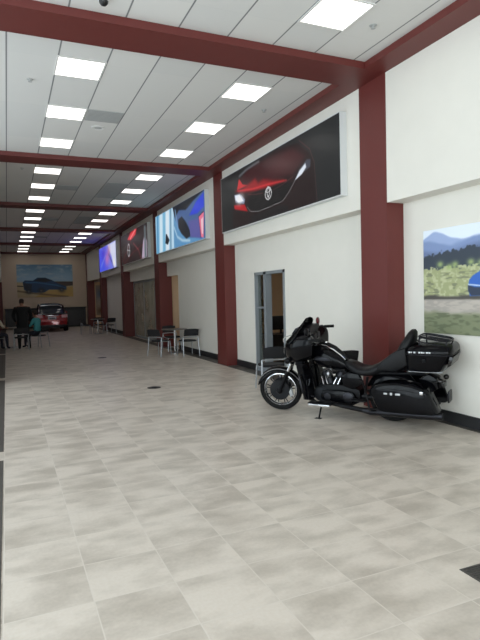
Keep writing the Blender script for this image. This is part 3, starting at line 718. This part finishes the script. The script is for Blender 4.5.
def hand(mb, wrist, d, side, s=1.0):
    """palm and five fingers along direction d"""
    d = Vector(d).normalized(); n = Vector((0, 0, 1)); a = d.cross(n)
    if a.length < .1: a = Vector((1, 0, 0))
    a.normalize(); n = a.cross(d).normalized(); w0 = Vector(wrist)
    mb.loft([[tuple(w0+d*t_+a*x+n*z) for x, z in ss(wd, th, 10, 2.6)] for t_, wd, th in ((-.02*s, .026*s, .02*s), (.03*s, .038*s, .016*s), (.085*s, .042*s, .013*s))])
    for i, ln in enumerate((.066, .076, .072, .056)):
        o_ = w0+d*.08*s+a*(-.03+.02*i)*s
        mb.tube([tuple(o_), tuple(o_+d*ln*.55*s-n*.008), tuple(o_+d*ln*.9*s-n*.028)], [.0095*s, .009*s, .007*s], 6)
    o_ = w0+d*.025*s-a*side*.034*s
    mb.tube([tuple(o_), tuple(o_+d*.03*s-a*side*.026*s-n*.01), tuple(o_+d*.055*s-a*side*.03*s-n*.02)], [.012*s, .011*s, .008*s], 6)
def head(t, c, tilt, yaw, hairm, long_=False, skin=M_skin):
    """head with face looking along +y (before yaw), plus hair"""
    R = Matrix.Translation(c) @ Matrix.Rotation(yaw, 4, 'Z') @ Matrix.Rotation(tilt, 4, 'X')
    h = MB(); h.T = R
    rings = []
    for z, rx, ry, oy in ((-.115, .028, .03, .045), (-.105, .045, .05, .035), (-.07, .062, .078, .012), (-.02, .071, .09, .004), (.03, .075, .096, 0), (.075, .068, .088, -.006), (.105, .045, .062, -.008), (.118, .012, .02, -.008)):
        rings.append([(rx*math.cos(2*PI*k_/20), oy+ry*math.sin(2*PI*k_/20), z) for k_ in range(20)])
    h.mt(skin).loft(rings)
    h.loft([[(x, .088+y_, z) for x, z in ((-.010*k_, -.03), (.010*k_, -.03), (.006*k_, .015), (-.006*k_, .015))] for y_, k_ in ((-.01, 1.4), (.02, .7))])
    for sx in (-1, 1): h.ell((sx*.077, -.005, -.01), (.01, .02, .032), 8, 6)
    h.loft([[(p[0]+0, -.012+p[1], z) for p in ss(.052, .052, 14, 2)] for z in (-.2, -.07)])
    for sx in (-1, 1): h.mt(M_plate).ell((sx*.03, .083, .005), (.013, .009, .008), 8, 6); h.mt(M_bplastic).ell((sx*.03, .0905, .005), (.006, .004, .006), 8, 6)
    h.mt(M_lens).ell((0, .083, -.06), (.023, .007, .006), 10, 6)
    o = h.build('head', None, t, ang=180)
    hr = MB(); hr.T = R; rings = []
    for z, k_ in ((-.06 if not long_ else -.2, .78), (-.02, 1.0), (.03, 1.06), (.08, 1.04), (.11, .75), (.128, .2)):
        ring = []
        for j in range(20):
            a = 2*PI*j/20; y_ = .098*math.sin(a)*k_; x_ = .079*math.cos(a)*k_
            zz = z
            if y_ > .02 and z < .06: zz = .06; y_ = min(y_, .085)
            ring.append((x_, y_-.012, zz))
        rings.append(ring)
    hr.loft(rings).build('hair', hairm, o, ang=180)
    return o
def standing_man():
    t = thing('person', 'standing person in black seen from behind, leaning over the left table', 'person', (.50, 20.75, 0), .0)
    V = [((0, 0, .93), (.20, .14)), ((0, .03, 1.12), (.20, .13)), ((0, .06, 1.32), (.225, .14)), ((0, .09, 1.46), (.18, .12)), ((0, .14, 1.55), .07), ((0, .18, 1.60), .055),
         ((-.22, .09, 1.46), .09), ((-.31, .15, 1.2), .065), ((-.24, .38, 1.0), .042), ((-.17, .44, .95), .03),
         ((.22, .09, 1.46), .09), ((.31, .15, 1.2), .065), ((.26, .38, 1.0), .042), ((.19, .44, .95), .03),
         ((-.11, 0, .86), .125), ((-.12, .02, .48), .08), ((-.13, -.01, .10), .055), ((-.13, .0, .05), .047), ((-.14, .15, .035), .037),
         ((.11, 0, .86), .125), ((.15, .04, .48), .08), ((.21, .06, .10), .055), ((.21, .07, .05), .047), ((.23, .22, .035), .037)]
    E_ = [(0, 1), (1, 2), (2, 3), (3, 4), (4, 5), (3, 6), (6, 7), (7, 8), (8, 9), (3, 10), (10, 11), (11, 12), (12, 13), (0, 14), (14, 15), (15, 16), (16, 17), (17, 18), (0, 19), (19, 20), (20, 21), (21, 22), (22, 23)]
    def seg(c):
        if c.z > 1.53: return 1
        if c.y > .36 and c.z > .8: return 1
        return 0
    skin_body('body', V, E_, 0, [M_bcloth, M_skin], t, 2, seg)
    head(t, (0, .24, 1.69), -.5, -.1, M_hair)
    h = MB(); hand(h, (-.17, .44, .95), (.2, .6, -.7), 1, .9); hand(h, (.19, .44, .95), (-.2, .6, -.7), -1, .9); h.build('hands', M_skin, t)
standing_man()
def seated(loc, rz, label, shirt, hairm, sc=1.0):
    t = thing('person', label, 'person', loc, rz)
    V = [((0, 0, .56), (.17, .13)), ((0, .0, .75), (.15, .11)), ((0, .03, .95), (.175, .11)), ((0, .05, 1.04), (.14, .09)), ((0, .07, 1.12), .055), ((0, .08, 1.17), .05),
         ((-.18, .04, 1.03), .07), ((-.25, .10, .84), .05), ((-.2, .33, .78), .036), ((-.15, .38, .78), .03),
         ((.18, .04, 1.03), .07), ((.25, .10, .84), .05), ((.2, .33, .78), .036), ((.15, .38, .78), .03),
         ((-.1, .06, .55), .095), ((-.12, .44, .53), .065), ((-.12, .46, .12), .045), ((-.12, .46, .06), .042), ((-.12, .6, .04), .035),
         ((.1, .06, .55), .095), ((.12, .44, .53), .065), ((.12, .46, .12), .045), ((.12, .46, .06), .042), ((.12, .6, .04), .035)]
    E_ = [(0, 1), (1, 2), (2, 3), (3, 4), (4, 5), (3, 6), (6, 7), (7, 8), (8, 9), (3, 10), (10, 11), (11, 12), (12, 13), (0, 14), (14, 15), (15, 16), (16, 17), (17, 18), (0, 19), (19, 20), (20, 21), (21, 22), (22, 23)]
    def seg(c):
        if c.z > 1.11: return 2
        if c.z < .64: return 1
        if c.y > .2: return 2
        return 0
    skin_body('body', V, E_, 0, [shirt, M_jean, M_skin], t, 2, seg)
    head(t, (0, .12, 1.27), -.2, 0, hairm)
    h = MB(); hand(h, (-.15, .38, .79), (.2, 1, -.1), 1, .85); hand(h, (.15, .38, .79), (-.2, 1, -.1), -1, .85); h.build('hands', M_skin, t)
seated((1.02, 21.15, 0), .9, 'seated person in a teal top at the left table beside the standing person', M_teal, M_hair)
seated((-.42, 20.9, 0), -.7, 'seated person in cream top cut off by the left edge of photo', M_tan, M_hairg)
make_table('round table at left where three people gather', (.22, 21.75, 0), .42)
dup(CH, (.42, 20.40, 0), 0, 'black chair with white metal frame just behind the standing person in black')
dup(CH, (1.06, 21.1, 0), .9, 'chair carrying the seated person in the teal top')
dup(CH, (-.42, 20.85, 0), -.7, 'chair carrying the seated person at the left photo edge')

# ------------------------------------------------------------------ motorcycle
RW = Vector((4.66, 5.62, 0)); FWp = Vector((3.74, 7.02, 0)); DD = (FWp-RW).normalized()
MC = thing('touring_motorcycle', 'gloss black touring motorcycle with saddlebags and top box on its side stand', 'motorcycle', RW, math.atan2(DD.y, DD.x), None, 0)
MC.rotation_mode = 'XYZ'; MC.matrix_world = Matrix.Translation(RW) @ Matrix.Rotation(math.atan2(DD.y, DD.x), 4, 'Z') @ Matrix.Rotation(math.radians(-3.5), 4, 'X')
def part(mb, name, m=None, parent=MC, ang=40): return mb.build(name, m, parent, ang=ang)
WB = 1.675
def wheel(cx, R, wd, rimR, name):
    k_ = R-rimR
    prof = [(rimR, -wd*.32), (rimR+k_*.3, -wd*.5), (R-k_*.25, -wd*.48), (R-k_*.04, -wd*.25), (R, 0), (R-k_*.04, wd*.25), (R-k_*.25, wd*.48), (rimR+k_*.3, wd*.5), (rimR, wd*.32)]
    m_ = MB(); n = 48; rings = []
    for j in range(n):
        a = 2*PI*j/n; rings.append([(cx+r*math.cos(a), h, R+r*math.sin(a)) for r, h in prof])
    rings.append(rings[0]); m_.loft(rings, False)
    tyre = part(m_, 'tyre', M_rub, None); w_ = m_; tyre.name = name; tyre.parent = MC
    rm = MB(); rings = []
    prf = [(rimR+.004, -wd*.34), (rimR-.006, -wd*.37), (rimR-.016, -wd*.30), (rimR-.022, 0), (rimR-.016, wd*.30), (rimR-.006, wd*.37), (rimR+.004, wd*.34), (rimR-.01, 0)]
    for j in range(n+1):
        a = 2*PI*j/n; rings.append([(cx+r*math.cos(a), h, R+r*math.sin(a)) for r, h in prf])
    rm.loft(rings, False); part(rm, 'rim', M_chr, tyre)
    sp_ = MB()
    for j in range(9):
        a = 2*PI*j/9+.2
        for db in (-.11, .11):
            sp_.tube([(cx+.05*math.cos(a), .015, R+.05*math.sin(a)), (cx+rimR*.55*math.cos(a+db*.5), .02, R+rimR*.55*math.sin(a+db*.5)), (cx+(rimR-.03)*math.cos(a+db), .01, R+(rimR-.03)*math.sin(a+db))], [.014, .009, .008], 6)
    sp_.lathe([(.03, -.07), (.06, -.06), (.06, .06), (.03, .07)], (cx, 0, R), 'y', 20); part(sp_, 'spokes', M_dsteel, tyre)
    for sy in (1, -1):
        dk = MB().lathe([(.075, sy*.068), (.15, sy*.068), (.15, sy*.073), (.075, sy*.073)], (cx, 0, R), 'y', 36); part(dk, 'brake_disc', M_engine, tyre)
    return tyre
wheel(WB, .322, .125, .245, 'front_wheel'); wheel(0, .32, .17, .225, 'rear_wheel')
# front fender: arc shell
def arc_shell(cx, cz, R, wd, a0, a1, th=.006, drop=.1, n=24):
    m_ = MB(); rings = []
    for j in range(n+1):
        a = a0+(a1-a0)*j/n; e_ = math.sin(PI*j/n)**.35 if 0 < j < n else .25
        row = []
        K = 9
        for i in range(K):
            q_ = -1+2*i/(K-1); row.append((q_*wd, R-drop*abs(q_)**3.2*e_))
        for i in range(K-1, -1, -1):
            q_ = -1+2*i/(K-1); row.append((q_*(wd-th), R-th*1.5-drop*abs(q_)**3.2*e_))
        rings.append([(cx+r*math.cos(a), y_, cz+r*math.sin(a)) for y_, r in row])
    m_.loft(rings); return m_
part(arc_shell(WB, .32, .350, .082, math.radians(14), math.radians(160), drop=.07), 'front_fender', M_blk)
part(MB().tube([(WB+.352*math.cos(a), .076, .30+.346*math.sin(a)) for a in [math.radians(d_) for d_ in range(24, 151, 9)]], .006, 6), 'fender_trim', M_steel)
part(arc_shell(0, .32, .375, .10, math.radians(25), math.radians(200), drop=.14), 'rear_fender', M_blk)
# fork
fk = MB()
for sy in (-1, 1):
    fk.mt(M_blksat).tube([(WB, sy*.105, .32), (WB-.16, sy*.105, .62)], [.032, .030], 14); fk.mt(M_chr).tube([(WB-.16, sy*.105, .62), (WB-.30, sy*.105, .92)], .024, 12)
    fk.mt(M_blksat).tube([(WB-.22, sy*.105, .74), (WB-.30, sy*.105, .92)], .036, 12); fk.ell((WB, sy*.11, .32), (.045, .03, .045), 12, 8)
fk.mt(M_blksat).box(WB-.31, WB-.19, -.14, .14, .80, .84, .01)
part(fk, 'fork')
cal = MB().prism([(WB-.215, .26), (WB-.165, .23), (WB-.15, .31), (WB-.185, .37)], .085, .125, .008); part(cal, 'brake_caliper', M_silver)
# fairing (batwing)
fa = MB(); rings = []
for s_, hw, z0, z1 in ((1.60, .10, .86, 1.00), (1.56, .22, .79, 1.06), (1.49, .30, .74, 1.12), (1.40, .36, .74, 1.17), (1.30, .39, .76, 1.20), (1.20, .385, .80, 1.22), (1.16, .31, .90, 1.17), (1.135, .17, .98, 1.09)):
    c = (z0+z1)/2; ring = []
    for p in ss(hw, (z1-z0)/2, 28, 3.0):
        ring.append((s_-.12*(abs(p[0])/.38)**2, p[0], c+p[1]+.04*(abs(p[0])/.38)**2))
    rings.append(ring)
fa.loft(rings); part(fa, 'fairing', M_blk, ang=60)
part(MB().tube([(1.60-.9*y_*y_, y_, 1.10-.15*y_*y_) for y_ in [-.32+.064*i for i in range(11)]], .006, 6), 'fairing_trim', M_chr)
hl = MB().lathe([(.0001, .07), (.06, .06), (.095, .03), (.10, -.02)], (1.57, 0, .90), 'x', 24); part(hl, 'headlight', M_carglass)
part(MB().torus((1.59, 0, .90), .102, .01, 'x'), 'headlight_ring', M_blksat)
for sy in (-1, 1):
    part(MB().ell((1.50, sy*.25, .80), (.05, .045, .045), 12, 8), 'spot_lamp', M_blksat)
    part(MB().prism([(1.30, .70), (1.40, .74), (1.38, .88), (1.24, .86)], sy*.20-.05, sy*.20+.05, .02), 'fairing_lower_wing', M_blksat)
ws = MB(); rows = []
for z, s_, hw in ((1.06, 1.57, .31), (1.15, 1.47, .30), (1.23, 1.39, .275), (1.31, 1.32, .23), (1.355, 1.28, .17), (1.375, 1.265, .10)):
    rows.append([(s_-1.3*(y_*y_)+th_, y_, z+0) for th_, seq in ((0, 1), (-.006, -1)) for y_ in ([hw*(-1+2*i/8) for i in range(9)][::seq])])
ws.loft(rows); part(ws, 'windshield', M_smoke, ang=60)
# dash, bars, grips, mirrors
part(MB().loft([[(x_, y_, z_) for x_, y_ in ((1.10, -w_), (1.10, w_), (x1_, w_*.9), (x1_, -w_*.9))] for z_, w_, x1_ in ((1.0, .17, 1.35), (1.18, .20, 1.38), (1.25, .18, 1.33), (1.28, .12, 1.26))]), 'dash_panel', M_blksat)
for y_ in (-.07, .07): part(MB().lathe([(.055, -.03), (.055, .0), (.045, .005), (.0001, .005)], (1.095, y_, 1.12), 'x', 20), 'gauge', M_bplastic)
hb = MB(); hb.tube([(.93, .465, 1.15), (1.06, .43, 1.155), (1.12, .33, 1.16), (1.13, .16, 1.13), (1.13, 0, 1.11), (1.13, -.16, 1.13), (1.12, -.33, 1.16), (1.06, -.43, 1.155), (.93, -.465, 1.15)], .014, 10)
part(hb, 'handlebar', M_blksat)
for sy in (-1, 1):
    part(MB().tube([(.91, sy*.468, 1.15), (1.05, sy*.433, 1.155)], .022, 12), 'grip', M_rub)
    part(MB().box(1.055, 1.11, sy*.40-.03, sy*.40+.03, 1.10, 1.185, .012), 'switch_housing', M_bplastic)
    part(MB().tube([(1.10, sy*.44, 1.15), (1.01, sy*.49, 1.155), (.93, sy*.515, 1.15)], [.008, .007, .008], 6), 'lever', M_blksat)
    part(MB().tube([(1.11, sy*.38, 1.17), (1.13, sy*.385, 1.22)], .007, 6), 'mirror_stem', M_blksat)
    mi = part(MB().ell((1.13, sy*.39, 1.255), (.03, .07, .058), 16, 10), 'mirror', M_blksat if sy > 0 else mat('mirror_red_reflection', rgb(96, 22, 30), .2, 0, 1))  # right mirror: reflection of the red column put into its colour
    if sy < 0: mi['label'] = 'mirror with a dark red reflection painted on'
# tank: loft along s
tk = MB(); rings = []
for s_, hw, z0, z1 in ((1.13, .06, .80, .90), (1.08, .13, .72, .97), (1.0, .165, .68, 1.0), (.9, .175, .665, .985), (.8, .165, .66, .94), (.7, .13, .66, .86), (.62, .09, .66, .78), (.58, .05, .67, .73)):
    rings.append([(s_, p[0], (z0+z1)/2+p[1]) for p in ss(hw, (z1-z0)/2, 24, 2.4)])
tk.loft(rings); part(tk, 'fuel_tank', M_blk, ang=60)
part(MB().tube([(1.06, .0, .985), (1.0, 0, 1.008), (.9, 0, .995), (.8, 0, .95), (.7, 0, .875), (.62, 0, .80)], [.02, .03, .035, .035, .03, .02], 10), 'tank_console', M_blksat)
part(MB().tube([(1.06, .05, .985), (1.0, .055, 1.0), (.9, .06, .984), (.8, .06, .938), (.7, .05, .862), (.64, .035, .80)], .009, 6), 'console_trim', M_chr)
part(MB().lathe([(.035, 0), (.035, .015), (.0001, .02)], (.93, 0, 1.025), 'z', 16), 'fuel_cap', M_chr)
part(MB().prism([(1.05, .83), (1.0, .86), (.83, .83), (.78, .80), (.9, .79), (1.04, .80)], .160, .178, .004), 'tank_badge', M_dsteel)
# frame and engine
fr = MB()
for sy in (-1, 1):
    fr.tube([(1.30, 0, .86), (1.22, sy*.06, .60), (1.15, sy*.13, .26), (1.05, sy*.14, .19), (.55, sy*.14, .19), (.35, sy*.14, .30), (.30, sy*.13, .60)], .018, 8)
    fr.tube([(1.30, 0, .86), (.9, sy*.04, .70), (.55, sy*.12, .62), (.1, sy*.14, .66), (-.45, sy*.14, .68)], .018, 8)
    fr.tube([(.38, sy*.14, .33), (0, sy*.15, .32)], .026, 8)
part(fr, 'frame', M_blksat)
en = MB()
en.mt(M_blksat).prism([(1.06, .25), (1.10, .33), (1.0, .44), (.85, .46), (.55, .46), (.42, .40), (.40, .28), (.5, .2), (.98, .2)], -.14, .13, .02)
for tilt, bx in ((.38, .87), (-.42, .80)):
    dirv = Vector((math.sin(tilt), 0, math.cos(tilt)))
    for i in range(12):
        p = Vector((bx, 0, .40)) + dirv*(.015*i+.01); q_ = p + dirv*.007
        en.mt(M_engine if i % 2 else M_dsteel).cyl(tuple(p), tuple(q_), .088 if i < 9 else .08, 20)
    p = Vector((bx, 0, .40)) + dirv*.0; q_ = p + dirv*.19; en.mt(M_blksat).cyl(tuple(p), tuple(q_), .068, 20)
    p = q_; en.mt(M_dsteel).cyl(tuple(p), tuple(p+dirv*.055), .085, 14, .062)
    en.mt(M_chr)
    for dx in (-.03, .03): a_ = Vector((bx+dx+.02, .115, .36)); en.cyl(tuple(a_), tuple(a_+dirv*.2+Vector((0, -.05, 0))), .011, 8)
part(en, 'engine')
part(MB().lathe([(.11, .10), (.11, .145), (.09, .165), (.0001, .17)], (.98, 0, .32), 'y', 28), 'cam_cover', M_engine)
part(MB().prism([(.98, .30), (.94, .38), (.70, .40), (.50, .38), (.44, .30), (.50, .22), (.70, .22), (.92, .22)], .13, .195, .025), 'primary_cover', M_blk)
part(MB().lathe([(.075, .19), (.075, .205), (.06, .212), (.0001, .214)], (.56, 0, .305), 'y', 24), 'derby_cover', M_dsteel)
part(MB().lathe([(.05, .19), (.05, .2), (.0001, .206)], (.86, 0, .30), 'y', 20), 'stator_cover', M_dsteel)
part(MB().ell((.86, .12, .60), (.035, .05, .06), 12, 8), 'horn_cover', M_steel)
part(MB().ell((.66, -.17, .58), (.10, .06, .09), 14, 10), 'air_cleaner', M_blk)
part(MB().prism([(.50, .42), (.62, .46), (.66, .60), (.56, .66), (.40, .64), (.34, .50)], .12, .20, .03), 'side_cover', M_blk)
# down tubes radiator / engine guard
for sy in (-1, 1):
    part(MB().tube([(1.20, sy*.06, .66), (1.22, sy*.2, .66), (1.20, sy*.36, .58), (1.16, sy*.38, .44), (1.13, sy*.33, .28), (1.12, sy*.12, .22)], .016, 8), 'engine_guard', M_dsteel)
    lw = MB().loft([[(s_+a_, sy*y_, z) for a_, y_ in ((-.07, .14), (.07, .14), (.09, .22), (.04, .31), (-.05, .31))] for s_, z in ((1.13, .26), (1.14, .36), (1.17, .50), (1.20, .62), (1.22, .72), (1.20, .76))])
    part(lw, 'lower_fairing', M_blk)
    part(MB().box(.74, 1.09, sy*.30-.065, sy*.30+.065, .215, .24, .01), 'floorboard', M_blksat)
    part(MB().box(.76, 1.07, sy*.365-.004, sy*.365+.010, .195, .225, .003), 'floorboard_edge', M_chr)
    part(MB().box(.26, .48, sy*.29-.05, sy*.29+.05, .30, .32, .008), 'passenger_board', M_blksat)
part(MB().tube([(1.04, .25, .30), (1.18, .27, .33)], .012, 6), 'shift_lever', M_dsteel)
# seat
se = MB(); rings = []
for s_, hw, z0, z1 in ((.66, .06, .70, .755), (.60, .11, .67, .80), (.52, .15, .63, .775), (.42, .185, .60, .725), (.32, .20, .60, .715), (.22, .20, .61, .75), (.14, .18, .63, .80), (.06, .17, .65, .855), (-.04, .17, .66, .885), (-.14, .17, .68, .90), (-.19, .15, .70, .90)):
    rings.append([(s_, p[0], (z0+z1)/2+p[1]) for p in ss(hw, (z1-z0)/2, 22, 2.8)])
se.loft(rings); part(se, 'seat', M_lea, ang=60)
pb = MB(); rings = []
for z, s_, hw, th_ in ((.84, -.14, .19, .09), (.94, -.17, .21, .095), (1.03, -.21, .20, .09), (1.12, -.25, .165, .07), (1.19, -.275, .115, .05), (1.225, -.285, .05, .025)):
    rings.append([(s_+p[1], p[0], z) for p in ss(hw, th_, 20, 2.4)])
pb.loft(rings); part(pb, 'passenger_backrest', M_lea, ang=60)
for sy in (-1, 1):
    ar = MB().prism([(.16, .72), (.08, .83), (-.03, .92), (-.14, .99), (-.24, 1.02), (-.26, .80), (-.1, .70)], min(sy*.12, sy*.24), max(sy*.12, sy*.24), .03); part(ar, 'armrest', M_lea)
# tour pack
TP = MB(); rings = []
for i in range(7):
    t_ = i/6; z = .735+.215*t_; f0 = -.235; f1 = -.67-.13*t_**.8; k_ = .88+.12*t_**.7
    rings.append([((f0+f1)/2+p[0], p[1]*k_, z) for p in ss((f0-f1)/2, .31, 36, 5)])
TP.loft(rings); tp = part(TP, 'tour_pack', M_blk, ang=50)
lid = MB(); rings = []
for z, k_ in ((.95, 1.0), (.975, 1.01), (1.01, .97), (1.04, .90), (1.058, .80)):
    rings.append([(-.52+p[0]*k_-.02*(z-.95)/.1, p[1]*k_, z) for p in ss(.285, .312, 36, 5)])
lid.loft(rings); part(lid, 'lid', M_blk, tp, ang=50)
part(MB().tube([(-.52+p[0]*1.01, p[1]*1.01, .95) for p in ss(.285, .312, 36, 5)], .006, 6, closed=True), 'lid_seam_trim', M_dsteel, tp)
em = MB().mt(M_dsteel).box(-.60, -.28, .309, .314, .972, .988).mt(M_silver)
x_ = -.30
for wd_ in (.03, .012, .03, .0, .028, .028, .012, .03, .028):
    if wd_: em.box(x_-wd_*.8, x_, .312, .320, .970, .990, .002)
    x_ -= .030
part(em, 'lid_lettering', None, tp)
em = MB().box(-.50, -.46, .312, .32, .86, .90, .003); part(em, 'latch', M_blksat, tp)
part(MB().box(-.66, -.26, -.2, .2, .712, .735), 'mounting_rack', M_steel, tp)
part(MB().prism([(-.74, .80), (-.78, .82), (-.815, .93), (-.77, .94)], -.27, .27, .01), 'rear_light_band', M_amber, tp)
rk = MB(); rz_ = lambda x: 1.155+(x+.38)*.16
rk.tube([(-.56+p[0]*.75, p[1]*.66, rz_(-.56+p[0]*.75)) for p in ss(.25, .30, 32, 4)], .010, 6, closed=True)
for y_ in (-.1, 0, .1): rk.tube([(-.38, y_, rz_(-.38)), (-.74, y_, rz_(-.74))], .007, 6)
for a_, y_ in ((-.40, .18), (-.72, .18), (-.40, -.18), (-.72, -.18)): rk.tube([(a_, y_, 1.03), (a_, y_*.98, rz_(a_))], .010, 6)
rk.tube([(-.56+p[0]*.8, p[1]*.7, rz_(-.56+p[0]*.8)-.055) for p in ss(.25, .30, 32, 4)], .010, 6, closed=True)
part(rk, 'luggage_rack', M_dsteel)
# saddlebags
def bag(sy):
    m_ = MB(); rings = []
    out = [(.17, .50), (.10, .565), (-.02, .60), (-.20, .615), (-.38, .595), (-.52, .55), (-.57, .48), (-.64, .32), (-.66, .27), (-.60, .235), (-.3, .225), (0, .225), (.07, .25), (.13, .36)]
    def rg(y_, k_): cx, cz = -.22, .41; return [(cx+(x-cx)*k_, sy*y_, cz+(z-cz)*k_) for x, z in out]
    m_.loft([rg(.22, .97), rg(.24, 1.0), rg(.40, 1.0), rg(.43, .985), rg(.455, .94), rg(.465, .84)])
    b_ = part(m_, 'saddlebag', M_blk, ang=35)
    lidm = MB(); lout = [(.17, .50), (.10, .567), (-.02, .603), (-.20, .618), (-.38, .598), (-.52, .553), (-.56, .50), (-.2, .525)]
    cx, cz = -.2, .56; lg = lambda y_, k_: [(cx+(x-cx)*k_, sy*y_, cz+(z-cz)*k_) for x, z in lout]
    lidm.loft([lg(.235, 1.01), lg(.40, 1.02), lg(.44, 1.01), lg(.462, .95)])
    part(lidm, 'saddlebag_lid', M_blk, b_, ang=35)
    part(MB().tube([(.12, sy*.458, .515), (-.1, sy*.47, .535), (-.3, sy*.47, .528), (-.52, sy*.458, .50)], .004, 5), 'lid_trim', M_dsteel, b_)
    e_ = MB().mt(M_dsteel).box(-.225, -.02, min(sy*.460, sy*.466), max(sy*.460, sy*.466), .470, .480).mt(M_silver)
    for j, (x, w1, h1) in enumerate(((-.02, .045, .022), (-.10, .028, .032), (-.165, .06, .024))): e_.box(x-w1, x, min(sy*.462, sy*.474), max(sy*.462, sy*.474), .475-h1/2, .475+h1/2, .004)
    part(e_, 'badge', None, b_)
    part(MB().box(-.50, -.46, min(sy*.455, sy*.475), max(sy*.455, sy*.475), .49, .53, .005), 'latch', M_chr, b_)
bag(1); bag(-1)
for sy in (-1, 1):
    part(MB().tube([(.95, sy*.19, .24), (.7, sy*.24, .21), (.3, sy*.31, .19)], [.028, .03, .034], 12), 'exhaust_pipe', M_blksat)
    part(MB().tube([(.30, sy*.31, .19), (.20, sy*.34, .19), (-.55, sy*.36, .215), (-.70, sy*.36, .22)], [.034, .046, .05, .046], 16), 'muffler', M_dsteel)
    part(MB().tube([(.34, sy*.22, .56), (.20, sy*.47, .45), (.16, sy*.48, .24), (.10, sy*.3, .2)], .013, 8), 'saddlebag_guard', M_blksat)
# tail
part(MB().prism([(-.36, .60), (-.42, .50), (-.52, .44), (-.60, .50), (-.58, .62), (-.48, .68)], -.12, .12, .02), 'tail_fender', M_blk)
part(MB().box(-.66, -.60, -.08, .08, .50, .57, .01), 'tail_light', M_amber)
for sy in (-1, 1): part(MB().ell((-.64, sy*.15, .60), (.035, .04, .035), 12, 8), 'turn_signal', M_amber)
part(MB().tube([(-.60, .0, .62), (-.62, .10, .62), (-.62, .18, .61)], .008, 6), 'signal_bar', M_chr)
part(MB().box(-.72, -.70, -.09, .09, .32, .46, .004), 'number_plate', M_dsteel)
part(MB().tube([(.96, .16, .20), (.95, .24, .12), (.94, .33, .02)], [.014, .012, .011], 8), 'side_stand', M_blksat)
part(MB().box(.90, .99, .31, .37, .017, .027, .003), 'side_stand_foot', M_blksat)

# the front end is turned a little to the left about the raked steering axis
for o in children(MC):
    if o.name.split('.')[0] in ('fairing', 'fairing_trim', 'headlight', 'headlight_ring', 'spot_lamp', 'fairing_lower_wing', 'windshield'): o.data.transform(Matrix.Translation((-.055, 0, 0)))
A_ = Vector((1.62, 0, 0)); AX = Vector((-.40, 0, .95)).normalized()
ST, ST2 = [Matrix.Translation(A_) @ Matrix.Rotation(math.radians(a_), 4, AX) @ Matrix.Translation(-A_) for a_ in (7, 14)]
STEER = ('fork', 'front_fender', 'fender_trim', 'brake_caliper', 'fairing', 'fairing_trim', 'headlight', 'headlight_ring', 'spot_lamp', 'fairing_lower_wing', 'windshield', 'dash_panel', 'gauge', 'handlebar', 'grip', 'switch_housing', 'lever', 'mirror_stem', 'mirror', 'front_wheel')
for o in children(MC):
    if o.name.split('.')[0] in STEER:
        T_ = ST2 if o.name.split('.')[0] in ('handlebar', 'grip', 'switch_housing', 'lever', 'mirror_stem', 'mirror', 'fork', 'brake_caliper', 'front_wheel', 'front_fender', 'fender_trim') else ST
        o.data.transform(T_)
        for g in children(o): g.data.transform(T_)
